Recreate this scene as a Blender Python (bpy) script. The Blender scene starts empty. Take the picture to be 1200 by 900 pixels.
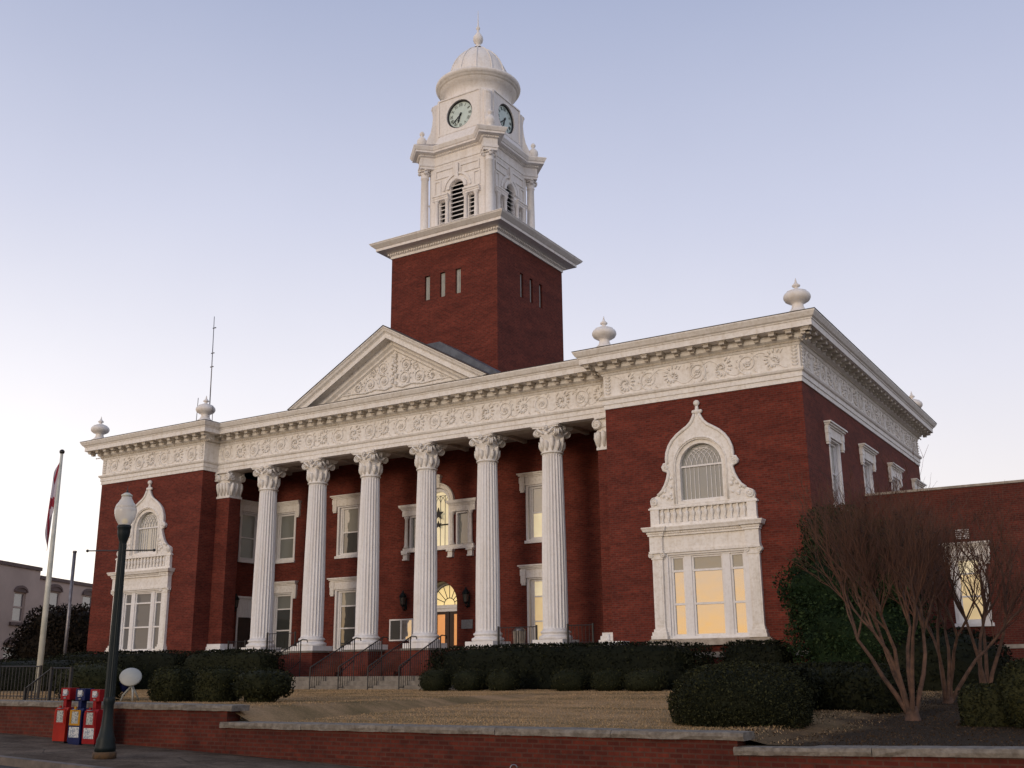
import bpy, bmesh, math, random
import numpy as np
from mathutils import Vector, Matrix, noise
from mathutils.geometry import tessellate_polygon
R=math.radians; PI=math.pi
rnd=random.Random(7); nr=np.random.default_rng(7)
sc=bpy.context.scene
col=sc.collection
# ---------------------------------------------------------------- materials
def nodes(name):
    m=bpy.data.materials.new(name); m.use_nodes=True
    nt=m.node_tree; b=nt.nodes['Principled BSDF']; return m,nt,b
def N(nt,t,**k):
    n=nt.nodes.new(t)
    for a,v in k.items(): setattr(n,a,v)
    return n
def noise_mix(nt,c1,c2,scale=3,detail=5,vec=None,lo=.35,hi=.65,rough=.6):
    if vec is None:
        g=N(nt,'ShaderNodeTexCoord'); vec=g.outputs['Object']
    n=N(nt,'ShaderNodeTexNoise'); n.inputs['Scale'].default_value=scale; n.inputs['Detail'].default_value=detail; n.inputs['Roughness'].default_value=rough
    nt.links.new(vec,n.inputs['Vector'])
    r=N(nt,'ShaderNodeValToRGB'); e=r.color_ramp.elements
    e[0].position=lo;e[1].position=hi; e[0].color=(*c1,1); e[1].color=(*c2,1)
    nt.links.new(n.outputs['Fac'],r.inputs['Fac']); return r.outputs['Color'],n.outputs['Fac']
def bump(nt,b,fac,strength=.3,dist=.02):
    bp=N(nt,'ShaderNodeBump'); bp.inputs['Strength'].default_value=strength; bp.inputs['Distance'].default_value=dist
    nt.links.new(fac,bp.inputs['Height']); nt.links.new(bp.outputs['Normal'],b.inputs['Normal'])
def mat(name,c1,c2=None,scale=3,rough=.6,bmp=0,metal=0,lo=.35,hi=.65,spec=.5,bd=.02):
    m,nt,b=nodes(name); b.inputs['Roughness'].default_value=rough; b.inputs['Metallic'].default_value=metal; b.inputs['Specular IOR Level'].default_value=spec
    if c2 is None: c2=tuple(x*.8 for x in c1)
    c,f=noise_mix(nt,c2,c1,scale,lo=lo,hi=hi); nt.links.new(c,b.inputs['Base Color'])
    if bmp: bump(nt,b,f,bmp,bd)
    return m
def mix(nt,a,b_,fac,mode='MIX'):
    x=N(nt,'ShaderNodeMix',data_type='RGBA',blend_type=mode)
    for s,v in ((x.inputs[6],a),(x.inputs[7],b_),(x.inputs[0],fac)):
        if hasattr(v,'links') or hasattr(v,'node'): nt.links.new(v,s)
        elif isinstance(v,tuple): s.default_value=(*v,1)
        else: s.default_value=v
    return x.outputs[2]
def brickmat(name,c1,c2,mort,bw=.21,bh=.075,ms=.012,stain=.35):
    m,nt,b=nodes(name); g=N(nt,'ShaderNodeNewGeometry'); s=N(nt,'ShaderNodeSeparateXYZ'); nt.links.new(g.outputs['Position'],s.inputs[0])
    a=N(nt,'ShaderNodeMath',operation='ADD'); nt.links.new(s.outputs[0],a.inputs[0]); nt.links.new(s.outputs[1],a.inputs[1])
    c=N(nt,'ShaderNodeCombineXYZ'); nt.links.new(a.outputs[0],c.inputs[0]); nt.links.new(s.outputs[2],c.inputs[1])
    br=N(nt,'ShaderNodeTexBrick'); nt.links.new(c.outputs[0],br.inputs['Vector'])
    br.inputs['Scale'].default_value=1; br.inputs['Brick Width'].default_value=bw; br.inputs['Row Height'].default_value=bh; br.inputs['Mortar Size'].default_value=ms
    br.inputs['Color1'].default_value=(*c1,1); br.inputs['Color2'].default_value=(*c2,1); br.inputs['Mortar'].default_value=(*mort,1)
    # weather: broad blotches and horizontal streaks
    v=N(nt,'ShaderNodeCombineXYZ'); mz=N(nt,'ShaderNodeMath',operation='MULTIPLY'); mz.inputs[1].default_value=3.2
    nt.links.new(s.outputs[2],mz.inputs[0]); nt.links.new(a.outputs[0],v.inputs[0]); nt.links.new(mz.outputs[0],v.inputs[1])
    col1,_=noise_mix(nt,(.55,.52,.55),(1.15,1.15,1.15),.55,6,v.outputs[0],.3,.72)
    col2,_=noise_mix(nt,(.68,.68,.70),(1.18,1.14,1.10),7,6,c.outputs[0],.3,.7)
    x=mix(nt,br.outputs['Color'],col1,min(1.,stain*2.4),'MULTIPLY'); x=mix(nt,x,col2,.8,'MULTIPLY')
    nt.links.new(x,b.inputs['Base Color']); b.inputs['Roughness'].default_value=.88; b.inputs['Specular IOR Level'].default_value=.25
    bump(nt,b,br.outputs['Fac'],-.25,.01)
    return m
M={}
M['brick']=brickmat('brick_red',(.195,.034,.020),(.118,.019,.012),(.14,.052,.036))
M['brick_annex']=brickmat('brick_annex',(.150,.031,.020),(.10,.021,.015),(.13,.060,.045))
M['brick_low']=brickmat('brick_retaining',(.135,.026,.014),(.080,.015,.009),(.095,.040,.027),stain=.5)
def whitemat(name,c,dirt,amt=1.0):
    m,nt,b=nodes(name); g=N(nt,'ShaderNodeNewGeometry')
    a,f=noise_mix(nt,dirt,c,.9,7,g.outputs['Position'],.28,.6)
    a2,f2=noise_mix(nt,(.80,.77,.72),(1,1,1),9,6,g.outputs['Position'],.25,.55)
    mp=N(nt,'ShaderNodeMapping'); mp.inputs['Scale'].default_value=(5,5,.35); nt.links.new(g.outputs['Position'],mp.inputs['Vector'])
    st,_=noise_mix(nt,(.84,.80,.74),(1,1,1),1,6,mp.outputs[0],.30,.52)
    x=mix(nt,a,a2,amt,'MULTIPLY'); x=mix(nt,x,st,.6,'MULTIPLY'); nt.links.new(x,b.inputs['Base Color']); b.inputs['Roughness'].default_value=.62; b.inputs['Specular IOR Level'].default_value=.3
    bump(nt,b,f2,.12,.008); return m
M['white']=whitemat('white_paint',(.84,.805,.76),(.79,.755,.71))
M['white_frame']=whitemat('white_window_paint',(.82,.80,.79),(.77,.75,.735),.5)
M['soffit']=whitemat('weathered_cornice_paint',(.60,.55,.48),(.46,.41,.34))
M['white_tower']=whitemat('white_tower_paint',(.84,.80,.765),(.79,.75,.71),.6)
M['grey_wood']=mat('grey_wood',(.34,.33,.32),(.26,.25,.25),4)
M['stone']=mat('limestone',(.42,.37,.31),(.27,.23,.19),5,.85,.4)
M['coping']=mat('rough_granite_coping',(.23,.20,.165),(.12,.10,.08),9,.9,.8,bd=.04)
M['concrete']=mat('sidewalk_concrete',(.165,.122,.088),(.105,.078,.056),1.4,.95,.3,spec=.1)
_m=M['concrete']; _nt=_m.node_tree; _b=_nt.nodes['Principled BSDF']; _c=_b.inputs['Base Color'].links[0].from_socket
_g=N(_nt,'ShaderNodeNewGeometry'); _s1,_=noise_mix(_nt,(.55,.52,.50),(1.1,1.1,1.1),.9,8,_g.outputs['Position'],.36,.6,.7); _s2,_=noise_mix(_nt,(.75,.75,.75),(1.15,1.15,1.15),22,4,_g.outputs['Position'],.35,.6)
_v=N(_nt,'ShaderNodeTexVoronoi',feature='DISTANCE_TO_EDGE'); _v.inputs['Scale'].default_value=.45; _nt.links.new(_g.outputs['Position'],_v.inputs['Vector'])
_r=N(_nt,'ShaderNodeValToRGB'); _r.color_ramp.elements[0].position=.0; _r.color_ramp.elements[0].color=(.35,.35,.35,1); _r.color_ramp.elements[1].position=.012; _nt.links.new(_v.outputs['Distance'],_r.inputs['Fac'])
_x=mix(_nt,mix(_nt,mix(_nt,_c,_s1,1.,'MULTIPLY'),_s2,1.,'MULTIPLY'),_r.outputs['Color'],.7,'MULTIPLY'); _nt.links.new(_x,_b.inputs['Base Color'])
M['step']=mat('pale_concrete_step',(.24,.21,.175),(.15,.13,.105),4,.85,.2)
M['kerb']=mat('kerb_concrete',(.15,.12,.10),(.07,.06,.05),3,.9,.4)
M['asphalt']=mat('asphalt',(.055,.052,.05),(.035,.033,.032),6,.9,.5)
M['iron']=mat('black_iron',(.012,.012,.014),(.02,.015,.012),8,.5)
M['lampgreen']=mat('dark_green_enamel',(.006,.011,.012),(.010,.016,.016),6,.5,spec=.25)
M['lampfoot']=mat('rusty_lamp_foot',(.11,.058,.022),(.05,.033,.02),9,.85,.4)
M['darkroof']=mat('slate_roof',(.13,.14,.16),(.07,.075,.09),2.5,.55,.3)
M['flash']=mat('dark_flashing',(.06,.045,.04),(.035,.028,.025),4,.6)
M['black']=mat('matt_black',(.006,.006,.007),(.01,.01,.01),3,.7)
M['dark_inside']=mat('dark_interior',(.012,.010,.010),(.02,.016,.014),3,.9)
M['clockface']=mat('clock_dial',(.62,.72,.66),(.52,.62,.57),3,.35)
M['pole']=mat('painted_pole',(.62,.60,.52),(.45,.45,.38),3,.4)
M['steel']=mat('galvanised_steel',(.25,.24,.25),(.16,.15,.16),6,.4,metal=.6)
M['bark']=mat('myrtle_bark',(.125,.065,.040),(.045,.024,.016),6,.85,.3)
M['twig']=mat('myrtle_twig',(.100,.043,.025),(.055,.025,.016),3,.9)
M['trunk']=mat('dark_bark',(.05,.035,.025),(.03,.02,.015),7,.9,.4)
M['red']=mat('red_enamel',(.24,.006,.009),(.19,.005,.007),3,.5,spec=.15)
M['orange']=mat('orange_red_enamel',(.32,.018,.008),(.24,.012,.007),3,.5,spec=.15)
M['yellow']=mat('yellow_enamel',(.42,.20,.012),(.34,.16,.012),3,.5,spec=.15)
M['blue']=mat('blue_enamel',(.008,.014,.07),(.006,.01,.05),3,.5,spec=.15)
M['pale_wall']=mat('pale_stucco',(.56,.44,.37),(.45,.35,.295),.35,.9,.1)
M['pale_trim']=mat('brown_trim',(.17,.11,.095),(.11,.075,.065),3,.8)
M['door_wood']=mat('dark_door_wood',(.045,.022,.014),(.03,.015,.01),6,.5)
M['blind']=mat('window_blind',(.40,.40,.36),(.34,.34,.31),2,.6)
M['plaque']=mat('plaque_metal',(.20,.21,.23),(.12,.13,.14),20,.4)
def leafmat(name,c1,c2,c3,s=1.3):
    m,nt,b=nodes(name); g=N(nt,'ShaderNodeNewGeometry')
    a,_=noise_mix(nt,c1,c2,s,5,g.outputs['Position'],.35,.65)
    r=N(nt,'ShaderNodeValToRGB'); r.color_ramp.elements[0].position=.55; r.color_ramp.elements[1].position=.95
    nt.links.new(g.outputs['Random Per Island'],r.inputs['Fac'])
    x=mix(nt,a,c3,r.outputs['Color']); nt.links.new(x,b.inputs['Base Color']); b.inputs['Roughness'].default_value=.7; b.inputs['Specular IOR Level'].default_value=.08
    return m
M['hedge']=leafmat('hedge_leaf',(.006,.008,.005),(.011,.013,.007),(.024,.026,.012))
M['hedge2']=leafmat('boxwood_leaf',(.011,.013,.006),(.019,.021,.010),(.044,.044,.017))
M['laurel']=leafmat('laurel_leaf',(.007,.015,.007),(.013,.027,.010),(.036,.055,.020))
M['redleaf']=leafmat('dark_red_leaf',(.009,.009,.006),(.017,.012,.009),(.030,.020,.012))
M['seed']=mat('dry_seed_heads',(.03,.016,.012),(.02,.012,.01),5,.9)
def lawnmat():
    m,nt,b=nodes('dry_lawn'); g=N(nt,'ShaderNodeNewGeometry')
    mp=N(nt,'ShaderNodeMapping'); mp.inputs['Scale'].default_value=(.35,1,1); nt.links.new(g.outputs['Position'],mp.inputs['Vector'])
    a,_=noise_mix(nt,(.17,.125,.060),(.46,.30,.165),.8,7,mp.outputs[0],.34,.62)
    a2,f=noise_mix(nt,(.60,.6,.55),(1.2,1.15,1.1),26,5,g.outputs['Position'],.3,.7)
    a3,_=noise_mix(nt,(.25,.17,.12),(1,1,1),.35,5,g.outputs['Position'],.40,.50)
    # bare dark earth under the shrubs at the right
    s=N(nt,'ShaderNodeSeparateXYZ'); nt.links.new(g.outputs['Position'],s.inputs[0])
    nz=N(nt,'ShaderNodeTexNoise'); nz.inputs['Scale'].default_value=.6; nt.links.new(g.outputs['Position'],nz.inputs['Vector'])
    ad=N(nt,'ShaderNodeMath',operation='MULTIPLY_ADD'); ad.inputs[1].default_value=3.; nt.links.new(nz.outputs['Fac'],ad.inputs[0]); nt.links.new(s.outputs[0],ad.inputs[2])
    mr=N(nt,'ShaderNodeMapRange'); mr.inputs[1].default_value=22.6; mr.inputs[2].default_value=24.6; nt.links.new(ad.outputs[0],mr.inputs[0])
    x=mix(nt,a,a2,.8,'MULTIPLY'); x=mix(nt,x,mix(nt,(.050,.036,.025),a2,.8,'MULTIPLY'),mr.outputs[0])
    nt.links.new(x,b.inputs['Base Color']); b.inputs['Roughness'].default_value=.95; b.inputs['Specular IOR Level'].default_value=.1
    bump(nt,b,f,.8,.05); return m
M['lawn']=lawnmat()
M['litter']=leafmat('leaf_litter',(.030,.019,.012),(.060,.038,.022),(.085,.055,.032),2)
M['blade']=leafmat('dry_grass_blade',(.17,.125,.060),(.44,.29,.16),(.46,.32,.18),.8)
def glassmat(name,base,gl=.4,tint=(1,1,1),pattern=False):
    m,nt,b=nodes(name); b.inputs['Base Color'].default_value=(*base,1); b.inputs['Roughness'].default_value=.5
    out=nt.nodes['Material Output']; g=N(nt,'ShaderNodeBsdfGlossy'); g.inputs['Roughness'].default_value=.02; g.inputs['Color'].default_value=(*tint,1)
    geo=N(nt,'ShaderNodeNewGeometry'); n=N(nt,'ShaderNodeTexNoise'); n.inputs['Scale'].default_value=1.1; nt.links.new(geo.outputs['Position'],n.inputs['Vector'])
    bp=N(nt,'ShaderNodeBump'); bp.inputs['Strength'].default_value=.30; bp.inputs['Distance'].default_value=.05; nt.links.new(n.outputs['Fac'],bp.inputs['Height']); nt.links.new(bp.outputs[0],g.inputs['Normal'])
    lw=N(nt,'ShaderNodeFresnel'); lw.inputs['IOR'].default_value=1.5
    ma=N(nt,'ShaderNodeMath',operation='ADD'); ma.inputs[1].default_value=gl; ma.use_clamp=True; nt.links.new(lw.outputs[0],ma.inputs[0])
    x=N(nt,'ShaderNodeMixShader'); nt.links.new(ma.outputs[0],x.inputs[0]); nt.links.new(b.outputs[0],x.inputs[1]); nt.links.new(g.outputs[0],x.inputs[2]); nt.links.new(x.outputs[0],out.inputs[0])
    return m
M['glass_gold']=glassmat('sunset_window_glass',(.10,.08,.05),.42)
M['glass_dark']=glassmat('dark_window_glass',(.035,.04,.035),.10)
M['glass_blind']=glassmat('glass_over_blind',(.20,.205,.18),.08)
M['glass_pale']=glassmat('pale_blind_glass',(.30,.295,.25),.16)
M['glass_arch']=glassmat('grey_arch_glass',(.20,.205,.19),.06)
M['glass_grey']=glassmat('grey_window_glass',(.13,.13,.13),-.02)
M['glass_far']=glassmat('far_window_glass',(.12,.10,.11),.06)
def globemat():
    m,nt,b=nodes('frosted_globe'); b.inputs['Base Color'].default_value=(.82,.78,.72,1); b.inputs['Roughness'].default_value=.25
    b.inputs['Transmission Weight'].default_value=.35; b.inputs['IOR'].default_value=1.3; return m
M['globe']=globemat()
def glowmat(name,c,s):  # self-glowing surface: reflected sunset light put in as emission
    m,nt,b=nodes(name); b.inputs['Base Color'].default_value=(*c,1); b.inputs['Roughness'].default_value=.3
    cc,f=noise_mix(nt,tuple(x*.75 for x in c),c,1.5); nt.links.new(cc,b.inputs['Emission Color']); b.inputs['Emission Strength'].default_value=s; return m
M['glow_door']=glowmat('painted_glow_door_glass',(.80,.36,.13),.42)  # orange sky reflection on the door glass, painted as emission
M['glow_fan']=glowmat('painted_glow_fanlight',(.80,.62,.30),.72)  # emission stands in for sunset reflection on the fanlight; also lamp socket
M['glow_pale']=glowmat('painted_glow_pale_pane',(.80,.70,.46),.45)  # yellow-white sky reflection painted as a steady glow of the pane
M['glow_gold']=glowmat('painted_glow_gold_pane',(.78,.60,.32),.42)  # golden sky reflection emitted by the pane itself, no lamp behind
def papermat(name,base,ink,sc_):
    m,nt,b=nodes(name); g=N(nt,'ShaderNodeTexCoord'); v=N(nt,'ShaderNodeTexVoronoi'); v.inputs['Scale'].default_value=sc_; nt.links.new(g.outputs['Object'],v.inputs['Vector'])
    c,f=noise_mix(nt,ink,base,sc_,3,g.outputs['Object'],.42,.5); nt.links.new(c,b.inputs['Base Color']); b.inputs['Roughness'].default_value=.5; return m
M['paper']=papermat('newsprint',(.36,.37,.34),(.08,.09,.10),38)
M['card']=papermat('printed_card',(.50,.50,.49),(.16,.2,.26),30)
def flagmat():
    m,nt,b=nodes('flag_cloth'); g=N(nt,'ShaderNodeUVMap'); s=N(nt,'ShaderNodeSeparateXYZ'); nt.links.new(g.outputs[0],s.inputs[0])
    def mth(op,a,b_=None,c=None):
        n=N(nt,'ShaderNodeMath',operation=op)
        for i,v in enumerate((a,b_,c)):
            if v is None: continue
            if isinstance(v,(int,float)): n.inputs[i].default_value=v
            else: nt.links.new(v,n.inputs[i])
        return n.outputs[0]
    u,v=s.outputs[0],s.outputs[1]
    d1=mth('ABSOLUTE',mth('SUBTRACT',u,v)); d2=mth('ABSOLUTE',mth('SUBTRACT',mth('ADD',u,v),1.0))
    f=mth('LESS_THAN',mth('MINIMUM',d1,d2),.115)
    x=mix(nt,(.46,.41,.47),(.25,.012,.03),f); nt.links.new(x,b.inputs['Base Color']); b.inputs['Roughness'].default_value=.8; return m
M['flag']=flagmat()
# ---------------------------------------------------------------- object helpers
ORG={}
def link(o,parent=None):
    col.objects.link(o)
    if parent is not None: o.parent=parent
    return o
def tag(o,label=None,cat=None,group=None,kind=None):
    if label:o['label']=label
    if cat:o['category']=cat
    if group:o['group']=group
    if kind:o['kind']=kind
    return o
def thing(name,loc,label=None,cat=None,group=None):
    o=bpy.data.objects.new(name,None); o.empty_display_size=.3; link(o); o.location=loc; ORG[o]=Vector(loc); return tag(o,label,cat,group)
class MB:
    def __init__(s): s.v=[];s.f=[];s.m=[];s.sm=[];s.mi=0;s.smooth=False
    def add(s,vs,fs):
        n=len(s.v); s.v+= [tuple(x) for x in vs]; s.f+=[tuple(i+n for i in f) for f in fs]; s.m+=[s.mi]*len(fs); s.sm+=[s.smooth]*len(fs)
    def box(s,x0,x1,y0,y1,z0,z1):
        v=[(x,y,z) for z in (z0,z1) for y in (y0,y1) for x in (x0,x1)]
        s.add(v,[(0,1,5,4),(1,3,7,5),(3,2,6,7),(2,0,4,6),(4,5,7,6),(0,2,3,1)])
    def fbox(s,fr,u0,u1,v0,v1,n0,n1):
        v=[fr(u,vv,n) for vv in (v0,v1) for n in (n0,n1) for u in (u0,u1)]
        s.add(v,[(0,1,5,4),(1,3,7,5),(3,2,6,7),(2,0,4,6),(4,5,7,6),(0,2,3,1)])
    def plate(s,fr,loops,n0,n1):
        vs=[];fs=[];lp=[[Vector((a,b,0)) for a,b in l] for l in loops]
        tri=tessellate_polygon(lp); flat=[p for l in loops for p in l]; k=len(flat)
        vs=[fr(a,b,n0) for a,b in flat]+[fr(a,b,n1) for a,b in flat]
        fs=[tuple(t) for t in tri]+[tuple(i+k for i in reversed(t)) for t in tri]
        o=0
        for l in loops:
            L=len(l)
            for i in range(L):
                j=(i+1)%L; fs.append((o+i,o+j,o+j+k,o+i+k))
            o+=L
        s.add(vs,fs)
    def lathe(s,prof,seg=24,c=(0,0,0),a0=0,a1=2*PI,cap=True):
        full=abs(a1-a0-2*PI)<1e-6; n=seg if full else seg+1
        vs=[(c[0]+r*math.cos(a0+(a1-a0)*i/seg),c[1]+r*math.sin(a0+(a1-a0)*i/seg),c[2]+z) for r,z in prof for i in range(n)]
        fs=[]
        for k in range(len(prof)-1):
            for i in range(seg):
                j=(i+1)%n; fs.append((k*n+i,k*n+j,(k+1)*n+j,(k+1)*n+i))
        if cap and full: fs.append(tuple(reversed(range(n)))); fs.append(tuple((len(prof)-1)*n+i for i in range(n)))
        s.add(vs,fs)
    def tube(s,pts,rad,seg=6,caps=True):
        P=[Vector(p) for p in pts]; m=len(P)
        if not hasattr(rad,'__len__'): rad=[rad]*m
        vs=[];up=None
        for i in range(m):
            t=(P[min(i+1,m-1)]-P[max(i-1,0)])
            if t.length<1e-9:t=Vector((0,0,1))
            t.normalize()
            if up is None:
                up=Vector((0,0,1)) if abs(t.z)<.9 else Vector((1,0,0))
            a=t.cross(up)
            if a.length<1e-6:a=t.cross(Vector((1,0,0)))
            a.normalize();b=a.cross(t).normalized();up=b
            for k in range(seg):
                an=2*PI*k/seg; vs.append(P[i]+(a*math.cos(an)+b*math.sin(an))*rad[i])
        fs=[]
        for i in range(m-1):
            for k in range(seg):
                j=(k+1)%seg; fs.append((i*seg+k,i*seg+j,(i+1)*seg+j,(i+1)*seg+k))
        if caps: fs.append(tuple(reversed(range(seg)))); fs.append(tuple((m-1)*seg+k for k in range(seg)))
        s.add(vs,fs)
    def sphere(s,c,r,seg=12,rings=8,sc_=(1,1,1)):
        prof=[(max(r*math.sin(PI*i/rings),1e-4),-r*math.cos(PI*i/rings)) for i in range(rings+1)]
        vs=[(c[0]+q*math.cos(2*PI*i/seg)*sc_[0],c[1]+q*math.sin(2*PI*i/seg)*sc_[1],c[2]+z*sc_[2]) for q,z in prof for i in range(seg)]
        fs=[(k*seg+i,k*seg+(i+1)%seg,(k+1)*seg+(i+1)%seg,(k+1)*seg+i) for k in range(rings) for i in range(seg)]
        s.add(vs,fs)
    def sweep(s,path,prof,closed=True):
        n=len(path); P=[Vector(p) for p in path]; V=[]
        for i in range(n):
            if closed or 0<i<n-1:
                d0=(P[i]-P[i-1]).normalized(); d1=(P[(i+1)%n]-P[i]).normalized()
            elif i==0: d0=d1=(P[1]-P[0]).normalized()
            else: d0=d1=(P[i]-P[i-1]).normalized()
            n0=Vector((d0.y,-d0.x));n1=Vector((d1.y,-d1.x)); b=(n0+n1); b=b/(1+n0.dot(n1))
            V.append(b)
        vs=[(P[i].x+V[i].x*o,P[i].y+V[i].y*o,z) for i in range(n) for o,z in prof]; k=len(prof); fs=[]
        for i in range(n if closed else n-1):
            j=(i+1)%n
            for q in range(k-1): fs.append((i*k+q,j*k+q,j*k+q+1,i*k+q+1))
        s.add(vs,fs)
    def build(s,name,mats,parent=None,loc=None,recalc=True):
        me=bpy.data.meshes.new(name)
        if parent is not None and loc is None:
            o=Vector((0,0,0)); p=parent
            while p is not None: o+=p.location; p=p.parent
        else: o=Vector(loc or (0,0,0))
        vs=[(a-o.x,b-o.y,c-o.z) for a,b,c in s.v] if o.length>0 else s.v
        me.from_pydata(vs,[],s.f)
        if not isinstance(mats,(list,tuple)): mats=[mats]
        for m in mats: me.materials.append(M[m] if isinstance(m,str) else m)
        me.polygons.foreach_set('material_index',s.m); me.polygons.foreach_set('use_smooth',s.sm)
        if recalc:
            bm=bmesh.new(); bm.from_mesh(me); bmesh.ops.recalc_face_normals(bm,faces=bm.faces); bm.to_mesh(me); bm.free()
        me.update()
        ob=bpy.data.objects.new(name,me); link(ob,parent)
        if parent is None and loc is not None: ob.location=loc
        return ob
def frameY(x0,y0,z0):            # wall facing -Y : u=+X, v=+Z, n outwards (-Y)
    return lambda u,v,n:(x0+u,y0-n,z0+v)
def frameX(x0,y0,z0,s=1):        # wall facing +X (s=1) or -X (s=-1); u along +Y for s=1
    return lambda u,v,n:(x0+s*n,y0+s*u,z0+v)
def rect(u0,u1,v0,v1): return [(u0,v0),(u1,v0),(u1,v1),(u0,v1)]
def archloop(hw,v0,vs,r=None,seg=16,cx=0):
    r=r or hw
    return [(cx-hw,v0),(cx+hw,v0)]+[(cx+r*math.cos(PI*i/seg),vs+r*math.sin(PI*i/seg)) for i in range(seg+1)] if abs(r-hw)>1e-6 else [(cx-hw,v0),(cx+hw,v0)]+[(cx+r*math.cos(PI*i/seg),vs+r*math.sin(PI*i/seg)) for i in range(seg+1)]
def kids(o): return [c for c in bpy.data.objects if c.parent==o]
KID=None
def copy_tree(o,parent=None,loc=None,rz=None):
    c=o.copy(); col.objects.link(c); c.parent=parent
    if loc is not None: c.location=loc
    if rz is not None: c.rotation_euler=(0,0,rz)
    for k in list(o.children): copy_tree(k,c)
    return c
# ---------------------------------------------------------------- dimensions
H=8.5; X0,X1=10.75,18.18; P=.915; YB=18.03; YW=3.45; ZF,ZC=8.95,10.71; OV=.89
EYE=(27.963,-35.423,-.855)
def zstreet(x): return -2.02-.0325*x
def sstep(t): t=max(0,min(1,t)); return t*t*(3-2*t)
def zlawn(x,y):
    t=sstep((y+19.6)/15.5)
    front=-1.52-.30*sstep((x-11.35)/.5)-.14*sstep((x-22.12)/.3)
    back=-1.53
    base=front*(1-t)+back*t
    return base+.03*noise.noise(Vector((x*.3,y*.3,0)))
# ================================================================ GROUND
def grid(name,xs,ys,zf,m):
    mb=MB(); mb.smooth=True; nx=len(xs); vs=[(x,y,zf(x,y)) for y in ys for x in xs]
    mb.add(vs,[(j*nx+i,j*nx+i+1,(j+1)*nx+i+1,(j+1)*nx+i) for j in range(len(ys)-1) for i in range(nx-1)])
    o=mb.build(name,m); o['kind']='structure'; return o
fr_=lambda a,b,n:[a+(b-a)*i/n for i in range(n+1)]
grid('ground',[-900,-300,-120,-60,60,120,300,900],[-900,-300,-120,-60,60,200,900],lambda x,y:-3.6,'lawn')
WALLY=-19.8
grid('lawn',fr_(-48,44,150),fr_(WALLY+.2,26,90),zlawn,'lawn')
grid('sidewalk',fr_(-48,48,40),[-22.8,-21.3,WALLY-.02],lambda x,y:zstreet(x),'concrete')
grid('street',fr_(-48,60,40),[-60,-40,-30,-22.95],lambda x,y:zstreet(x)-.14,'asphalt')
mb=MB()
xs=fr_(-48,48,40)
mb.add([(x,y,zstreet(x)+dz) for x in xs for (y,dz) in ((-22.97,-.3),(-22.96,.0),(-22.8,.004),(-22.79,-.3))],
       [(i*4+k,(i+1)*4+k,(i+1)*4+k+1,i*4+k+1) for i in range(len(xs)-1) for k in range(3)])
mb.build('kerb','kerb')['kind']='structure'
mb=MB(); y0=-22.78
for i in range(-24,26):      # sidewalk joints as narrow grooves of darker grit
    x=i*1.83; mb.add([(x,y0,zstreet(x)+.004),(x+.022,y0,zstreet(x)+.004),(x+.022,WALLY-.05,zstreet(x)+.004),(x,WALLY-.05,zstreet(x)+.004)],[(0,1,2,3)])
mb.build('sidewalk_joints','kerb')['kind']='structure'
# dry grass
def leafmesh(name,pts,nrm_jit,size,m,parent=None,tall=None,loc=(0,0,0)):
    n=len(pts); pts=np.asarray(pts)-np.asarray(loc)
    if tall is None:
        a=nr.normal(size=(n,3)); a/=np.linalg.norm(a,axis=1)[:,None]; b=nr.normal(size=(n,3)); b-=a*(a*b).sum(1)[:,None]; b/=np.linalg.norm(b,axis=1)[:,None]
        s=size*(.6+.8*nr.random(n))[:,None]
        q=np.stack([pts-a*s,pts-b*s*.5,pts+a*s,pts+b*s*.5],1)
        k=4
    else:
        an=nr.random(n)*2*PI; a=np.stack([np.cos(an),np.sin(an),0*an],1)*size; h=tall*(.5+nr.random(n))
        lean=nr.normal(size=(n,3))*.35*h[:,None]; lean[:,2]=h
        q=np.stack([pts-a,pts+a,pts+lean],1); k=3
    me=bpy.data.meshes.new(name); me.vertices.add(n*k); me.vertices.foreach_set('co',q.reshape(-1)); me.loops.add(n*k); me.loops.foreach_set('vertex_index',np.arange(n*k))
    me.polygons.add(n); me.polygons.foreach_set('loop_start',np.arange(n)*k); me.polygons.foreach_set('loop_total',np.full(n,k)); me.update(calc_edges=True)
    me.materials.append(M[m]); return me
gx=nr.random(130000)*33-10; gy=WALLY+.3+(nr.random(130000)**1.15)*16.8
keep=(gx+nr.normal(size=len(gx))*.45<22.3)
gx,gy=gx[keep],gy[keep]
gp=[(x,y,zlawn(x,y)-.005) for x,y in zip(gx,gy)]
o=bpy.data.objects.new('grass',leafmesh('grass',gp,0,.010,'blade',tall=.026)); link(o); tag(o,'short dry tan winter grass on the courthouse lawn','grass',kind='stuff')

qx=21.2+nr.random(26000)*16; qy=WALLY+.3+nr.random(26000)*14
qp=[(x,y,zlawn(x,y)+.006) for x,y in zip(qx,qy)]
o=bpy.data.objects.new('leaf_litter',leafmesh('leaf_litter',qp,0,.020,'litter')); link(o); tag(o,'brown leaf litter and mulch under the bare trees','leaf litter',kind='stuff')

# ================================================================ COURTHOUSE
CH=thing('courthouse',(0,0,-1.6),'red brick courthouse with six white fluted columns, carved white entablature and a clock tower','courthouse')
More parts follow.
